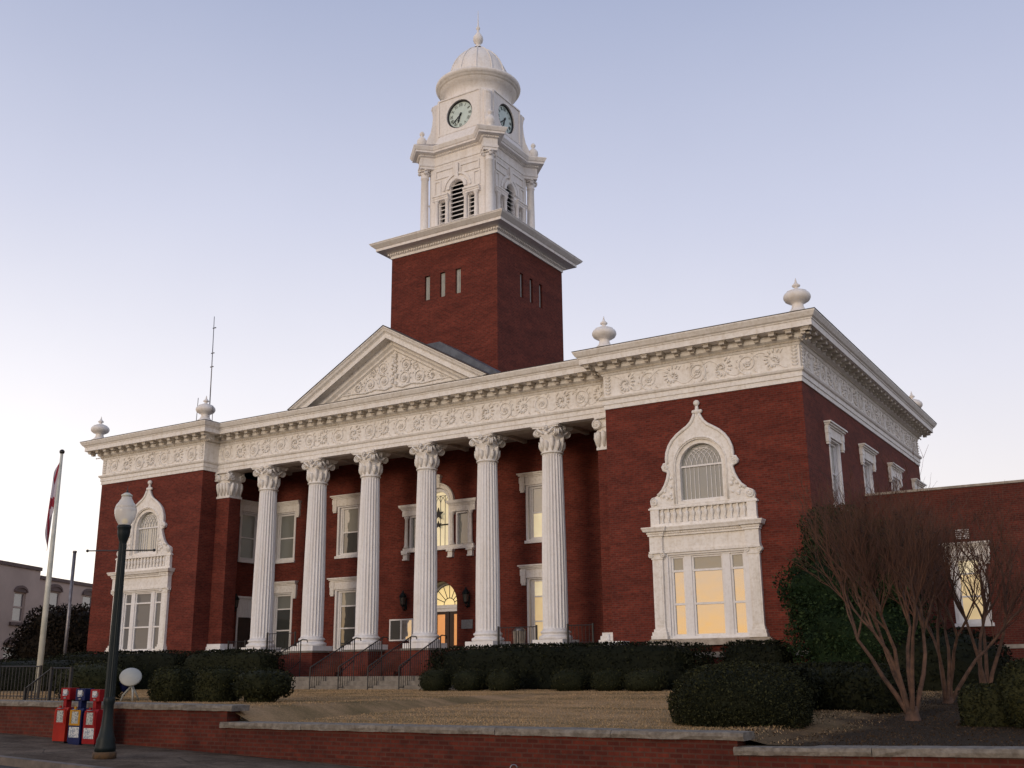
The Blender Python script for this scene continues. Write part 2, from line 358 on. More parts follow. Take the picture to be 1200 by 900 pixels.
# --- walls
def hole(cx,hw,v0,v1): return rect(cx-hw,cx+hw,v0,v1)
zb=-1.7
mb=MB(); T=.4
BWC,BWH=14.40,1.42       # big wing window
for s in (-1,1):
    f=frameY(0,-P,0); c=s*BWC
    lo,hi=(X0,X1) if s>0 else (-X1,-X0)
    mb.plate(f,[rect(lo,hi,zb,H),rect(c-1.42,c+1.42,.12,3.0),archloop(.86,4.72,6.02,cx=c)],0,-T)
    # outer side
    loops=[rect(-P+.001,YB,zb,H)]
    if s>0:
        for yc in (2.55,7.3,12.1,16.85): loops.append(rect(yc-.62,yc+.62,4.68,7.02))
        mb.plate(frameX(X1,0,0),loops,-.001,-T)
    else:
        mb.box(-X1+.001,-X1+T,-P+T+.001,YB,zb,H)
    # inner return
    if s<0: mb.plate(frameX(-X0,0,0),[rect(-P+T+.001,YW,zb,H),rect(1.73,2.97,4.48,6.82),rect(1.75,2.95,.02,2.72)],-.001,-T)
    else: mb.box(X0+.001,X0+T,-P+T+.001,YW,zb,H)
loops=[rect(-X0,X0,zb,8.89)]
for c in (-9.44,-5.32,5.32,9.44): loops+= [rect(c-.62,c+.62,4.48,6.82),rect(c-.62,c+.62,.1,2.86)]
loops+=[archloop(1.0,.02,2.0,seg=20),rect(-1.62,-.98,4.5,6.0),rect(.98,1.62,4.5,6.0),archloop(.62,4.5,6.5)]
mb.plate(frameY(0,YW,0),loops,0,-T)
mb.box(-X1+.01,X1-.01,YB-.4,YB,zb,H)
mb.build('wall','brick',CH)
# dark rooms behind the openings
mb=MB()
mb.box(-X1+.6,X1-.6,YW+1.6,YW+1.7,-1,8.4)
for s in (-1,1): mb.box(min(s*11.4,s*17.5),max(s*11.4,s*17.5),.3,.35,-.5,8.4)
mb.build('interior_partition','dark_inside',CH)
# wing plinth band and water table
mb=MB()
for s in (-1,1):
    a,b=sorted((s*X0,s*X1))
    mb.box(a-.05,b+.05,-P-.09,-P-.003,-.52,-.34); 
    mb.box(a-.03,b+.03,-P-.06,-P-.003,-1.7,-1.25)
mb.box(X1+.003,X1+.09,-P-.085,YB,-.52,-.34)
mb.build('water_table','stone',CH)
# --- roof
mb=MB(); mb.box(-X1-.2,X1+.2,.4,YB+.2,10.3,10.5); mb.build('roof','darkroof',CH)
# --- entablature
PATH=[(-X1,-P),(-X0,-P),(-X0,0),(X0,0),(X0,-P),(X1,-P),(X1,YB),(-X1,YB)]
def entab_profile():
    return [(-.30,8.502),(.04,8.502),(.04,8.66),(.075,8.67),(.075,8.84),(.13,8.87),(.16,8.93),(.16,8.965),(.03,8.985),(.03,9.78),(.07,9.80),(.10,9.85),(.12,9.86),(.12,9.93),(.20,9.98),(.24,10.0),(.26,10.21)]
mb=MB(); mb.sweep(PATH,entab_profile()); ent=mb.build('entablature','white',CH)
mb=MB(); prof=[(.26,10.205),(.70,10.205),(.70,10.41),(.73,10.42),(.74,10.46),(.80,10.50),(.86,10.60),(OV-.005,10.64),(OV-.005,10.685)]
mb.sweep(PATH,prof)
mb.build('cornice','white',CH)
mb=MB(); mb.sweep(PATH,[(OV-.003,10.684),(OV+.015,10.69),(OV+.012,ZC),(-.6,ZC+.06)]); mb.build('cornice_flashing','flash',CH)
# modillions + dentils (surface pattern of the cornice)
def along(path,closed=True):
    n=len(path)
    for i in range(n):
        a=Vector(path[i]);b=Vector(path[(i+1)%n]);d=(b-a);L=d.length;d.normalize();nn=Vector((d.y,-d.x)); yield a,b,d,nn,L,i
MOD=None; dent=MB()
for a,b,d,nn,L,i in along(PATH):
    if i in (6,7): continue
    fr=(lambda a,d,nn:(lambda u,v,n:(a.x+d.x*u+nn.x*n,a.y+d.y*u+nn.y*n,v)))(a,d,nn)
    e0=-.45 if i in (0,4,5) else .5; e1=.45 if i in (0,4,5) else -.5
    if i==2: e0,e1=.62,-.62
    if i in (0,4): 
        pass
    u0,u1=e0,L+e1; 
    if i in (1,3): u0,u1=.0,L-.0
    n=max(1,round((u1-u0)/(.575 if i!=5 else .62))); rz=math.atan2(d.y,d.x)
    for k in range(n+1):
        if i in (1,3) and k in (0,n): continue
        u=u0+(u1-u0)*k/n
        if MOD is None:
            mb=MB(); g_=frameY(0,0,0); mb.fbox(g_,-.10,.10,10.075,10.203,.262,.60); mb.fbox(g_,-.13,.13,10.165,10.204,.262,.63); mb.fbox(g_,-.08,.08,9.995,10.073,.255,.42)
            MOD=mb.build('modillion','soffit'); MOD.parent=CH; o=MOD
        else: o=MOD.copy(); col.objects.link(o)
        p_=fr(u,0,0); o.location=Vector((p_[0],p_[1],0))-CH.location; o.rotation_euler=(0,0,rz)
    m=int((u1-u0)/.13)
    for k in range(m+1):
        u=u0+(u1-u0)*k/m if m else u0; dent.fbox(fr,u-.035,u+.035,9.875,9.925,.122,.155)
dent.sweep(PATH,[(.10,9.86),(.124,9.862),(.124,9.93),(.10,9.932)])
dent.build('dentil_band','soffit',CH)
# frieze scrolls
def scroll(mb,fr,cu,cv,r,flip,kind,n0):
    mb.smooth=True
    if kind==0:
        pts=[]; turns=1.35
        for i in range(26):
            t=i/25; a=(-PI*.6+turns*2*PI*t); rr=r*(1-.62*t)
            pts.append(fr(cu+flip*rr*math.cos(a),cv+rr*math.sin(a),n0+.012))
        mb.tube(pts,[r*.11*(1-.4*i/25) for i in range(26)],5)
        for i in range(6):
            a=i*PI/3; mb.sphere(fr(cu+r*.2*math.cos(a),cv+r*.2*math.sin(a),n0+.02),r*.115,6,4)
        mb.sphere(fr(cu,cv,n0+.035),r*.10,6,4)
        for i in range(9):
            a=-PI*.6+i*.55; x=cu+flip*r*1.03*math.cos(a); y=cv+r*1.03*math.sin(a)
            mb.tube([fr(x,y,n0),fr(x+flip*.5*r*.3*math.cos(a+.8),y+r*.15*math.sin(a+.8),n0+.03),fr(x+flip*r*.26*math.cos(a+1.5),y+r*.26*math.sin(a+1.5),n0)],[r*.05,r*.06,r*.015],4)
    else:      # curling acanthus leaf: one spiral stem edged with overlapping lobes
        for i in range(17):
            t=i/16; a=PI*.35+flip*2.35*PI*t; rr=r*(1.04-.86*t); u=cu+rr*math.cos(a); v=cv+rr*math.sin(a)
            o_=a+flip*.9
            mb.tube([fr(u-rr*.30*math.cos(a),v-rr*.30*math.sin(a),n0+.01),fr(u,v,n0+.035),fr(u+r*.13*math.cos(o_),v+r*.13*math.sin(o_),n0+.012)],[r*.07,r*(.13-.04*t),r*.04],5)
        mb.sphere(fr(cu,cv,n0+.03),r*.13,6,4)
    mb.smooth=False
mb=MB()
for a,b,d,nn,L,i in along(PATH):
    if i in (1,3,6,7): continue
    fr=(lambda a,d,nn:(lambda u,v,n:(a.x+d.x*u+nn.x*n,a.y+d.y*u+nn.y*n,v)))(a,d,nn)
    mgn=.42 if i!=2 else .15
    n=round((L-2*mgn)/.90); w=(L-2*mgn)/n
    for k in range(n):
        scroll(mb,fr,mgn+w*(k+.5),9.38,.375,1 if (k//2)%2 else -1,(k+(i==4))%2,.03)
    mb.smooth=True; m_=n*10; mb.tube([fr(mgn+w*n*q/m_,9.38+.33*math.cos(PI*q/10),.035) for q in range(m_+1)],.022,5)
    for q in range(n*2):
        u=mgn+w*(q*.5+.25); sg=1 if (q//2+q)%2 else -1; v=9.38+sg*.30
        mb.tube([fr(u,v-sg*.1,.03),fr(u+.05,v,.055),fr(u+.13,v+sg*.06,.03)],[.02,.035,.01],5)
    mb.smooth=False
    if i!=2:
        for e in (.16,L-.16):
            for q in range(6):
                v=9.06+q*.125
                for sg in (-1,1): mb.tube([fr(e,v,.03),fr(e+sg*.07,v+.05,.075),fr(e+sg*.115,v+.1,.035)],[.03,.035,.01],4)
mb.build('frieze_carving','white',CH)
# portico ceiling and beam
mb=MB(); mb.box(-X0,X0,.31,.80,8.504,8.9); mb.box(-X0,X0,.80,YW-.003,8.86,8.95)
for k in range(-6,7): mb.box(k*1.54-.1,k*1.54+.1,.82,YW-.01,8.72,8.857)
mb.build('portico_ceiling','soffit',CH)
# --- columns
COLX=[(i-2.5)*3.076 for i in range(6)]; CY=.39
def volute(mb,c,ax,side,r):
    # spiral scroll drum: axis ax
    ax=Vector(ax).normalized(); u=Vector((0,0,1)); w=ax.cross(u).normalized()
    for t in (-.075,.075):
        pts=[]
        for i in range(22):
            q=i/21; a=PI/2-side*q*2*PI*1.6; rr=r*(1-.75*q); pts.append(Vector(c)+ax*t+w*(rr*math.cos(a))+u*(rr*math.sin(a)))
        mb.tube(pts,[r*.16*(1-.4*i/21) for i in range(22)],5)
    seg=14; vs=[];
    for t in (-.07,.07):
        for i in range(seg):
            a=2*PI*i/seg; vs.append(Vector(c)+ax*t+w*(r*.88*math.cos(a))+u*(r*.88*math.sin(a)))
    fs=[(i,(i+1)%seg,seg+(i+1)%seg,seg+i) for i in range(seg)]+[tuple(reversed(range(seg))),tuple(range(seg,2*seg))]
    mb.add(vs,fs)
    for t in (-.085,.085): mb.sphere(Vector(c)+ax*t,r*.2,8,5)
def capital(half=False):
    mb=MB(); mb.smooth=True
    mb.lathe([(.41,7.36),(.455,7.375),(.46,7.41),(.42,7.44),(.405,7.46),(.41,7.8),(.43,7.98),(.50,8.08),(.52,8.15),(.44,8.2),(.44,8.36)],28,cap=False)
    for k in range(12):   # leaves and drops on the necking
        a=k*PI/6; rr=.42
        d=Vector((math.cos(a),math.sin(a),0)); t=Vector((-d.y,d.x,0))
        h=7.78 if k%2 else 7.94
        mb.tube([d*.41+Vector((0,0,7.47)),d*.445+Vector((0,0,(7.47+h)/2)),d*.47+Vector((0,0,h)),d*.53+Vector((0,0,h+.05)),d*.52+Vector((0,0,h-.01))],[.03,.085,.085,.05,.02],6)
    for k in range(4):
        a=PI/4+k*PI/2; d=Vector((math.cos(a),math.sin(a),0)); t=Vector((-d.y,d.x,0))
        for sd in (-1,1):
            volute(mb,d*.60+t*0*sd+Vector((0,0,8.17)),t,1,.155) if sd>0 else None
        mb.tube([d*.36+Vector((0,0,8.3)),d*.6+Vector((0,0,8.345))],[.09,.07],6)
    for k in range(4):
        a=k*PI/2; d=Vector((math.cos(a),math.sin(a),0)); t=Vector((-d.y,d.x,0))
        for q in range(5): mb.sphere(d*.56+t*(.075*math.cos(q*1.257))+Vector((0,0,8.36+.075*math.sin(q*1.257))),.05,6,4)
        mb.sphere(d*.60+Vector((0,0,8.36)),.04,6,4)
        for sd in (-1,1): mb.tube([d*.49+t*sd*.10+Vector((0,0,8.12)),d*.55+t*sd*.2+Vector((0,0,8.2)),d*.56+t*sd*.36+Vector((0,0,8.33))],[.05,.055,.04],5)
    mb.smooth=False
    def ab(h,r0):  # concave sided abacus
        L=[]
        for k in range(4):
            a=k*PI/2
            for i in range(7):
                t=-1+2*i/6; dd=r0-.14*(1-t*t); x,y=dd,t*(r0-.05)
                L.append((x*math.cos(a)-y*math.sin(a),x*math.sin(a)+y*math.cos(a)))
        return L
    mb.plate(lambda u,v,n:(u,v,n),[ab(0,.60)],8.36,8.42); mb.plate(lambda u,v,n:(u,v,n),[ab(0,.64)],8.422,8.498)
    return mb
def shaft():
    mb=MB(); mb.smooth=False; NF=22; S=NF*5; vs=[]; zs=[.60,.64,.72,1.4,2.4,3.4,4.4,5.4,6.2,6.9,7.22,7.30,7.355]
    for z in zs:
        t=max(0,(z-2.2)/(7.36-2.2)); r=.485-.085*t**1.35
        for i in range(S):
            ph=(i%5)/5; dep=.055*math.sin(PI*max(0,(ph-.1))/.9)**.7 if ph>.1 else 0
            if z<.62 or z>7.32: dep=0
            if .62<z<.66 or 7.26<z<7.32: dep*=.5
            rr=r-dep + (.02 if z<.62 else 0)
            a=2*PI*i/S; vs.append((rr*math.cos(a),rr*math.sin(a),z))
    fs=[(k*S+i,k*S+(i+1)%S,(k+1)*S+(i+1)%S,(k+1)*S+i) for k in range(len(zs)-1) for i in range(S)]
    mb.add(vs,fs); return mb
def base():
    mb=MB(); mb.box(-.65,.65,-.65,.65,.02,.22); mb.smooth=True
    pr=[(.50,.22)]
    for i in range(9): a=-PI/2+PI*i/8; pr.append((.575+.075*math.cos(a),.295+.075*math.sin(a)))
    pr+=[(.555,.385),(.53,.42),(.53,.45)]
    for i in range(7): a=-PI/2+PI*i/6; pr.append((.535+.05*math.cos(a),.50+.05*math.sin(a)))
    pr+=[(.51,.565),(.50,.60)]
    mb.lathe(pr,36); return mb
# NB children meshes are built relative to a part placed in CH coordinates
def part_at(name,mb,m,loc):
    o=mb.build(name,m); o.parent=CH; o.location=Vector(loc)-CH.location; return o
c0=part_at('column',shaft(),'white_frame',(COLX[0],CY,0))
k=capital().build('capital','white'); k.parent=c0
k=base().build('base','white_frame'); k.parent=c0
for x in COLX[1:]: copy_tree(c0,CH,Vector((x,CY,0))-CH.location)
# pilasters beside the wings
PWD=.86
for s_ in (-1,1):
    mb=MB(); a,b=sorted((s_*(X0-.003),s_*(X0-PWD))); mb.box(a,b,.05,.78,.42,7.3); pil=mb.build('pilaster','brick',CH)
    mb=MB(); a,b=sorted((s_*(X0-.004),s_*(X0-PWD-.03)))
    mb.box(a,b,0,.83,7.22,7.32); mb.box(a+.04,b-.04,.03,.80,7.32,8.1); mb.box(a,b,-.03,.84,8.1,8.2); mb.box(a,b,-.14,.9,8.42,8.497); mb.box(a+.03,b-.03,.02,.80,8.2,8.42)
    inner=b if s_<0 else a
    mb.smooth=True
    for ex in (a+.1,b-.1): volute(mb,Vector((ex,-.06,8.2)),(0,1,0),1 if ex>(a+b)/2 else -1,.2)
    volute(mb,Vector((inner,.1,8.2)),(1,0,0),1,.19); volute(mb,Vector((inner,.72,8.2)),(1,0,0),-1,.19)
    for q in range(4):
        x=a+.12+q*(b-a-.24)/3; mb.tube([(x,.03,7.34),(x,-.02,7.7),(x,-.05,7.9),(x,-.1,7.93)],[.04,.1,.09,.03],6)
    for q in range(3):
        y=.12+q*.28; mb.tube([(inner,y,7.34),(inner-s_*.05,y,7.7),(inner-s_*.09,y,7.93)],[.04,.1,.05],6)
    mb.build('capital','white',pil)
    mb=MB(); i0=1 if s_>0 else 0; i1=1-i0; a,b=sorted((s_*(X0-.004),s_*(X0-PWD-.13)))
    mb.box(a,b,-.1,.86,.0,.16); mb.box(a+.05*i0,b-.05*i1,-.05,.84,.16,.3); mb.box(a+.1*i0,b-.1*i1,.0,.8,.3,.42); mb.build('base','white_frame',pil)
# --- podium
mb=MB()
for s in (-1,1):
    a,b=sorted((s*X0,s*(COLX[5]+(-1.54)))); mb.box(a,b,-.18,1.1,-1.65,-.12)
    a,b=sorted((s*(COLX[5]-1.54),s*(COLX[4]+.68))); mb.box(a,b,-.1,1.05,-1.65,-.12)
mb.build('podium_wall','brick',CH)
for i in (1,2,3,4): mb=MB(); mb.box(COLX[i]-.68,COLX[i]+.68,-.30,1.07,-1.65,-.063); mb.build('pedestal','brick',CH)
mb=MB()
mb.box(-X0,X0,1.1,YW-.002,-.3,.0)
for s in (-1,1):
    a,b=sorted((s*X0,s*(COLX[4]+.68))); mb.box(a,b,-.26,1.1,-.117,.0)
for i in (1,2,3,4): mb.box(COLX[i]-.72,COLX[i]+.72,-.34,1.1,-.06,.018)
mb.build('porch_floor','step',CH)
mb=MB()
for k in range(3):
    z=-1.6+.0; mb.box(-5.6,5.6,-3.1+k*.32,-.301,-1.7+(.0 if k==0 else 0),-1.55+.165*(k+1)) if k==0 else mb.box(-5.6,5.6,-3.1+k*.32,-.301,-1.55+.165*k+.001,-1.55+.165*(k+1))
mb.build('steps','step',CH)
for (a,b) in ((COLX[1]+.68,COLX[2]-.68),(COLX[2]+.68,COLX[3]-.68),(COLX[3]+.68,COLX[4]-.68)):
    mb=MB()
    for k in range(6):
        mb.box(a+.003,b-.003,-.75+k*.3 if k else -.75,1.098,-1.054+.172*k,-1.054+.172*(k+1)-.001)
    mb.build('upper_steps','brick_low',CH)
# --- hooded windows
def hooded(name,frX,z0,z1,glass,lower=False,wide=1.0,rails=(.5,)):
    """frX: local frame with u centred on the window."""
    def mk(parent_loc):pass
def window_parts(fr,z0,z1,mats,rails,w=.62,hood=True,hh=.62,hw=1.04,dep=.16):
    out={}
    mb=MB()
    mb.plate(fr,[rect(-w,w,z0,z1),rect(-w+.12,w-.12,z0+.12,z1-.12)],-.10,-.22)
    mb.plate(fr,[rect(-w-.09,w+.09,z0-.02,z1+.02),rect(-w+.02,w-.02,z0+.03,z1-.03)],.025,-.09)
    out['frame']=(mb,'white_frame')
    mb=MB()
    for a in rails:
        z=z0+(z1-z0)*a; mb.fbox(fr,-w+.11,w-.11,z-.03,z+.03,-.13,-.20)
    for sx in (-1,1): mb.fbox(fr,sx*(w-.15)-.035,sx*(w-.15)+.035,z0+.115,z1-.115,-.14,-.198)
    out['sash']=(mb,'white_frame')
    mb=MB()
    zz=[z0+.1]+[z0+(z1-z0)*a for a in rails]+[z1-.1]
    for i in range(len(zz)-1):
        mb.mi=min(i,len(mats)-1); mb.fbox(fr,-w+.1,w-.1,zz[i],zz[i+1],-.172+.004*(i%2),-.185+.004*(i%2))
    out['pane']=(mb,mats)
    mb=MB(); mb.fbox(fr,-w-.14,w+.14,z0-.14,z0-.021,.10,-.1); out['sill']=(mb,'white_frame')
    if hood:
        mb=MB(); t=z1+.03
        mb.fbox(fr,-hw+.12,hw-.12,t,t+hh-.18,.09,.002)
        for (o,a,b,n) in ((.10,-.18,-.12,.14),(.05,-.12,-.06,.20),(0,-.06,0,.26)): mb.fbox(fr,-hw+o,hw-o,t+hh+a,t+hh+b-.001,n,.002)
        for sx in (-1,1):
            u=sx*(hw-.19); mb.fbox(fr,u-.12,u+.12,t-.22,t+.1,.115,.003); mb.fbox(fr,u-.09,u+.09,t-.30,t-.221,.10,.003)
            mb.fbox(fr,u-.14,u+.14,t+.10,t+hh-.181,.13,.003)
        out['hood']=(mb,'white')
    return out
def put_window(parts,loc,rz=0,sx=1.0):
    f=parts['frame'][0].build('window',parts['frame'][1]); f.parent=CH; f.location=Vector(loc)-CH.location; f.rotation_euler=(0,0,rz); f.scale=(sx,1,1)
    for k,(mb,m) in parts.items():
        if k!='frame': o=mb.build(k,m); o.parent=f
    return f
F0=frameY(0,0,0)
up=window_parts(F0,4.48,6.82,['glass_blind','glass_blind'],(.47,),hh=.52)
a=put_window(up,(-9.44,YW,0)); 
up2=window_parts(F0,4.48,6.82,['glass_dark','glass_pale'],(.47,),hh=.52)
put_window(up2,(-5.32,YW,0))
up3=window_parts(F0,4.48,6.82,['glow_pale','glass_pale'],(.5,),hh=.52)
b=put_window(up3,(5.32,YW,0)); copy_tree(a,CH,Vector((9.44,YW,0))-CH.location)
lo1=window_parts(F0,.1,2.86,['glass_dark','glass_dark','glass_blind'],(.36,.73),hh=.54)
a2=put_window(lo1,(-9.44,YW,0)); copy_tree(a2,CH,Vector((-5.32,YW,0))-CH.location); copy_tree(a2,CH,Vector((9.44,YW,0))-CH.location)
lo2=window_parts(F0,.1,2.86,['glow_gold','glow_gold','glow_pale'],(.36,.73),hh=.54)
put_window(lo2,(5.32,YW,0))
# return wall (faces +X): rotate so that local -Y looks to +X
copy_tree(a,CH,Vector((-X0,2.35,0))-CH.location,PI/2)
sd=window_parts(F0,4.68,7.02,['glass_blind','glass_pale'],(.5,),hh=.52,hw=1.12)
w_=None
for yc in (2.55,7.3,12.1,16.85):
    if w_ is None: w_=put_window(sd,(X1,yc,0),PI/2)
    else: copy_tree(w_,CH,Vector((X1,yc,0))-CH.location,PI/2)
# side door in the return wall
mb=MB(); f=frameX(-X0,2.35,0)
mb.plate(f,[rect(-.60,.60,.02,2.72),rect(-.5,.5,.04,2.62)],.03,-.2); sdoor=mb.build('side_door','white_frame',CH)
mb=MB(); mb.fbox(f,-.5,.5,1.72,2.62,-.05,-.1); mb.build('transom_panel','white_frame',CH).parent=CH
mb=MB(); mb.fbox(f,-.5,.5,.04,1.70,-.12,-.16); mb.fbox(f,.38,.42,.7,.9,-.08,-.12); mb.build('door_leaf','door_wood',CH)
# --- wing bay windows
def wing_window(cx):
    f=frameY(cx,-P,0); loc=Vector((cx,-P,0))
    mb=MB()
    # lower order: jamb frame, mullions, sill, pilasters, frieze, cornice
    mb.plate(f,[rect(-1.415,1.415,.125,2.995),rect(-1.33,1.33,.20,2.90)],-.05,-.24); mb.plate(f,[rect(-1.555,1.555,.10,3.028),rect(-1.40,1.40,.15,2.96)],.03,-.049)
    for u in (-.70,.70): mb.fbox(f,u-.13,u+.13,.19,2.91,-.06,-.235)
    win=mb.build('bay_window','white_frame',CH)
    def sub(name,mb,m): o=mb.build(name,m,win); return o
    mb=MB()
    for (a,b) in ((-1.33,-.83),(-.57,.57),(.83,1.33)):
        for z in (1.27,2.40): mb.fbox(f,a+.002,b-.002,z-.035,z+.035,-.10,-.2)
        for u in (a+.035,b-.035): mb.fbox(f,u-.033,u+.033,.202,2.898,-.115,-.205)
        mb.fbox(f,a+.07,b-.07,.203,.26,-.115,-.205); mb.fbox(f,a+.07,b-.07,2.84,2.897,-.115,-.205)
    sub('sash',mb,'white_frame')
    mb=MB()
    for (a,b) in ((-1.33,-.83),(-.57,.57),(.83,1.33)):
        mb.mi=0; mb.fbox(f,a+.06,b-.06,.25,2.37,-.16,-.17); mb.mi=1; mb.fbox(f,a+.06,b-.06,2.43,2.85,-.16,-.17)
    sub('pane',mb,['glass_gold','glass_blind'] if cx>0 else ['glass_grey','glass_grey'])
    mb=MB(); mb.fbox(f,-2.22,2.22,-.12,.05,.30,.002); mb.fbox(f,-2.14,2.14,.051,.099,.2,.002); sub('sill',mb,'stone' )
    for s in (-1,1):
        mb=MB(); c=s*1.75
        mb.fbox(f,c-.19,c+.19,.44,2.82,.14,.003); mb.fbox(f,c-.30,c+.30,.10,.22,.26,.003); mb.fbox(f,c-.27,c+.27,.221,.34,.23,.003); mb.fbox(f,c-.225,c+.225,.341,.439,.18,.003)
        mb.fbox(f,c-.13,c+.13,.55,2.7,.155,.141)
        mb.fbox(f,c-.22,c+.22,2.82,2.90,.17,.003); mb.fbox(f,c-.27,c+.27,3.02,3.09,.24,.003); mb.fbox(f,c-.18,c+.18,2.90,3.02,.16,.003)
        mb.smooth=True
        for q in (-1,1):
            vv=Vector(f(c+q*.21,2.96,.13)); volute(mb,vv,(0,1,0),q,.1)
        mb.smooth=False
        mb.fbox(f,c-.24,c+.24,3.09,3.66,.22,.003)
        sub('pilaster',mb,'white')
    mb=MB(); mb.fbox(f,-1.51,1.51,3.03,3.14,.10,.003); mb.fbox(f,-1.51,1.51,3.14,3.62,.06,.003)
    path=[(cx-2.0,-P-.003),(cx-2.0,-P-.24),(cx-1.48,-P-.24),(cx-1.48,-P-.12),(cx+1.48,-P-.12),(cx+1.48,-P-.24),(cx+2.0,-P-.24),(cx+2.0,-P-.003)]
    mb.sweep(path,[(-.1,3.62),(.03,3.62),(.03,3.68),(.06,3.70),(.06,3.75),(.15,3.78),(.17,3.84),(.20,3.90),(.20,3.93),(-.2,3.955)],closed=False)
    for k in range(44):
        u=-1.4+2.8*k/43; mb.fbox(f,u-.018,u+.018,3.70,3.745,.21,.18)
    sub('entablature',mb,'white')
    # balustrade panel
    mb=MB(); mb.fbox(f,-1.95,1.95,3.94,4.06,.14,.003); mb.fbox(f,-1.62,1.62,4.06,4.56,.03,.003)
    for s in (-1,1):
        c=s*1.78; mb.fbox(f,c-.16,c+.16,4.06,4.56,.15,.003)
    mb.fbox(f,-2.0,2.0,4.56,4.62,.17,.003); mb.fbox(f,-1.96,1.96,4.62,4.66,.13,.003)
    mb.smooth=True
    for k in range(14):
        u=-1.5+3*k/13; x,y,z=f(u,4.06,.085)
        mb.lathe([(.03,0),(.05,.04),(.028,.09),(.045,.17),(.075,.27),(.07,.34),(.03,.42),(.045,.46),(.045,.5)],8,(x,y,z))
    sub('balustrade',mb,'white')
    # ogee gable plate
    half=[(1.90,4.665),(1.93,4.80),(1.90,4.93),(1.80,5.0),(1.66,5.06),(1.5,5.18),(1.36,5.38),(1.26,5.6),(1.20,5.82),(1.24,5.9),(1.38,5.95),(1.42,6.05),(1.36,6.15),(1.25,6.18),(1.26,6.35),(1.23,6.55),(1.14,6.78),(1.0,6.98),(.80,7.16),(.58,7.30),(.38,7.42),(.24,7.55),(.15,7.70),(.10,7.84)]
    outer=half+[(-a,b) for a,b in reversed(half)]
    mb=MB(); mb.plate(f,[outer,archloop(.92,4.70,6.02,seg=20)],.12,.002); mb.plate(f,[archloop(.92,4.701,6.02,seg=20),archloop(.78,4.80,6.02,seg=20)],.03,-.24)
    mb.smooth=True
    for sg in (-1,1):
        pts=[f(sg*a*.975,b,.13) for a,b in half[4:]]; mb.tube(pts,[.062]*(len(pts)-1)+[.05],7)
        # volute at foot and ear
        volute(mb,Vector(f(sg*1.76,4.84,.10)),(0,1,0),sg,.15); volute(mb,Vector(f(sg*1.28,6.04,.11)),(0,1,0),sg,.12)
        for q in range(16):
            u=sg*(1.08+rnd.random()*.42); v=4.85+rnd.random()*.9
            if abs(u)>1.72-.62*(v-4.8): continue
            mb.sphere(f(u,v,.12),.05+.03*rnd.random(),6,4)
    pts=[f(.985*math.cos(PI*i/20),6.02+.985*math.sin(PI*i/20),.125) for i in range(21)]
    mb.tube([f(.985,4.72,.125)]+pts+[f(-.985,4.72,.125)],.035,6)
    for c,r in (((0,7.93),.11),((.13,7.93),.075),((-.13,7.93),.075),((0,8.05),.07),((0,8.24),.115)): mb.sphere(f(c[0],c[1],.07),r,12,8)
    mb.tube([f(0,7.78,.07),f(0,8.2,.07)],.055,8)
    mb.smooth=False
    sub('ogee_gable',mb,'white')
    mb=MB(); mb.fbox(f,-.78,.78,6.0,6.06,-.10,-.18)
    for k in range(-4,5):
        u=k*.155
        if k: mb.fbox(f,u-.009,u+.009,4.82,6.0,-.14,-.16)
    mb.smooth=True
    for k in range(-4,5):   # interlaced tracery
        for sg in (-1,1):
            pts=[]
            for i in range(10):
                a=PI*.62*i/9; u=k*.195+sg*.62*(1-math.cos(a)); v=6.05+.62*math.sin(a)
                if u*u+(v-6.02)**2>.75**2: break
                pts.append(f(u,v,-.15))
            if len(pts)>1: mb.tube(pts,.014,4)
    mb.smooth=False
    mb.fbox(f,-.78,.78,4.80,4.86,-.10,-.18)
    sub('tracery',mb,'white_frame')
    mb=MB(); mb.plate(f,[archloop(.775,4.81,6.02,seg=20)],-.165,-.18); sub('arched_pane',mb,'glass_arch' if cx>0 else 'glass_pale')
    return win
wing_window(BWC); wing_window(-BWC)
# --- palladian window over the door
f=frameY(0,YW,0)
mb=MB()
mb.plate(f,[archloop(.64,4.45,6.5),archloop(.52,4.56,6.5)],.02,-.2)
for s in (-1,1): mb.plate(f,[rect(s*1.3-.36,s*1.3+.36,4.45,6.02),rect(s*1.3-.28,s*1.3+.28,4.55,5.95)],.02,-.2)
pw=mb.build('palladian_window','white_frame',CH)
mb=MB()
for s in (-1,1):
    a,b=sorted((s*.66,s*2.02))
    mb.fbox(f,a,b,6.03,6.28,.12,.003)
    path=[(a if s>0 else a,YW-.003),(a,YW-.12),(b,YW-.12),(b,YW-.003)]
    mb.sweep(path,[(-.05,6.28),(.02,6.29),(.04,6.34),(.12,6.42),(.14,6.50),(.14,6.53),(-.1,6.55)],closed=False)
    mb.smooth=True
    for u in (.78,1.78):
        x,y,z=f(s*u,0,.09); mb.lathe([(.12,4.55),(.12,4.60),(.095,4.68),(.085,5.2),(.075,5.88),(.11,5.92),(.12,5.98),(.14,6.028)],10,(x,y,0))
    mb.smooth=False
mb.fbox(f,-2.0,2.0,4.35,4.45,.2,.003); mb.fbox(f,-1.95,1.95,4.45,4.55,.14,.003)
for u in (-1.78,-.72,.72,1.78):
    mb.fbox(f,u-.17,u+.17,4.26,4.349,.24,.003); mb.fbox(f,u-.12,u+.12,4.0,4.26,.17,.003); mb.fbox(f,u-.14,u+.14,4.0,4.06,.20,.174)
o=mb.build('surround','white',pw)
mb=MB(); mb.smooth=True
o_=[(1.0-.0,0)]
arc=lambda r,n,seg=20:[f(r*math.cos(PI*i/seg),6.53+r*math.sin(PI*i/seg),n) for i in range(seg+1)]
mb.smooth=False
ring=lambda r:[(r*math.cos(PI*i/20),6.53+r*math.sin(PI*i/20)) for i in range(21)]
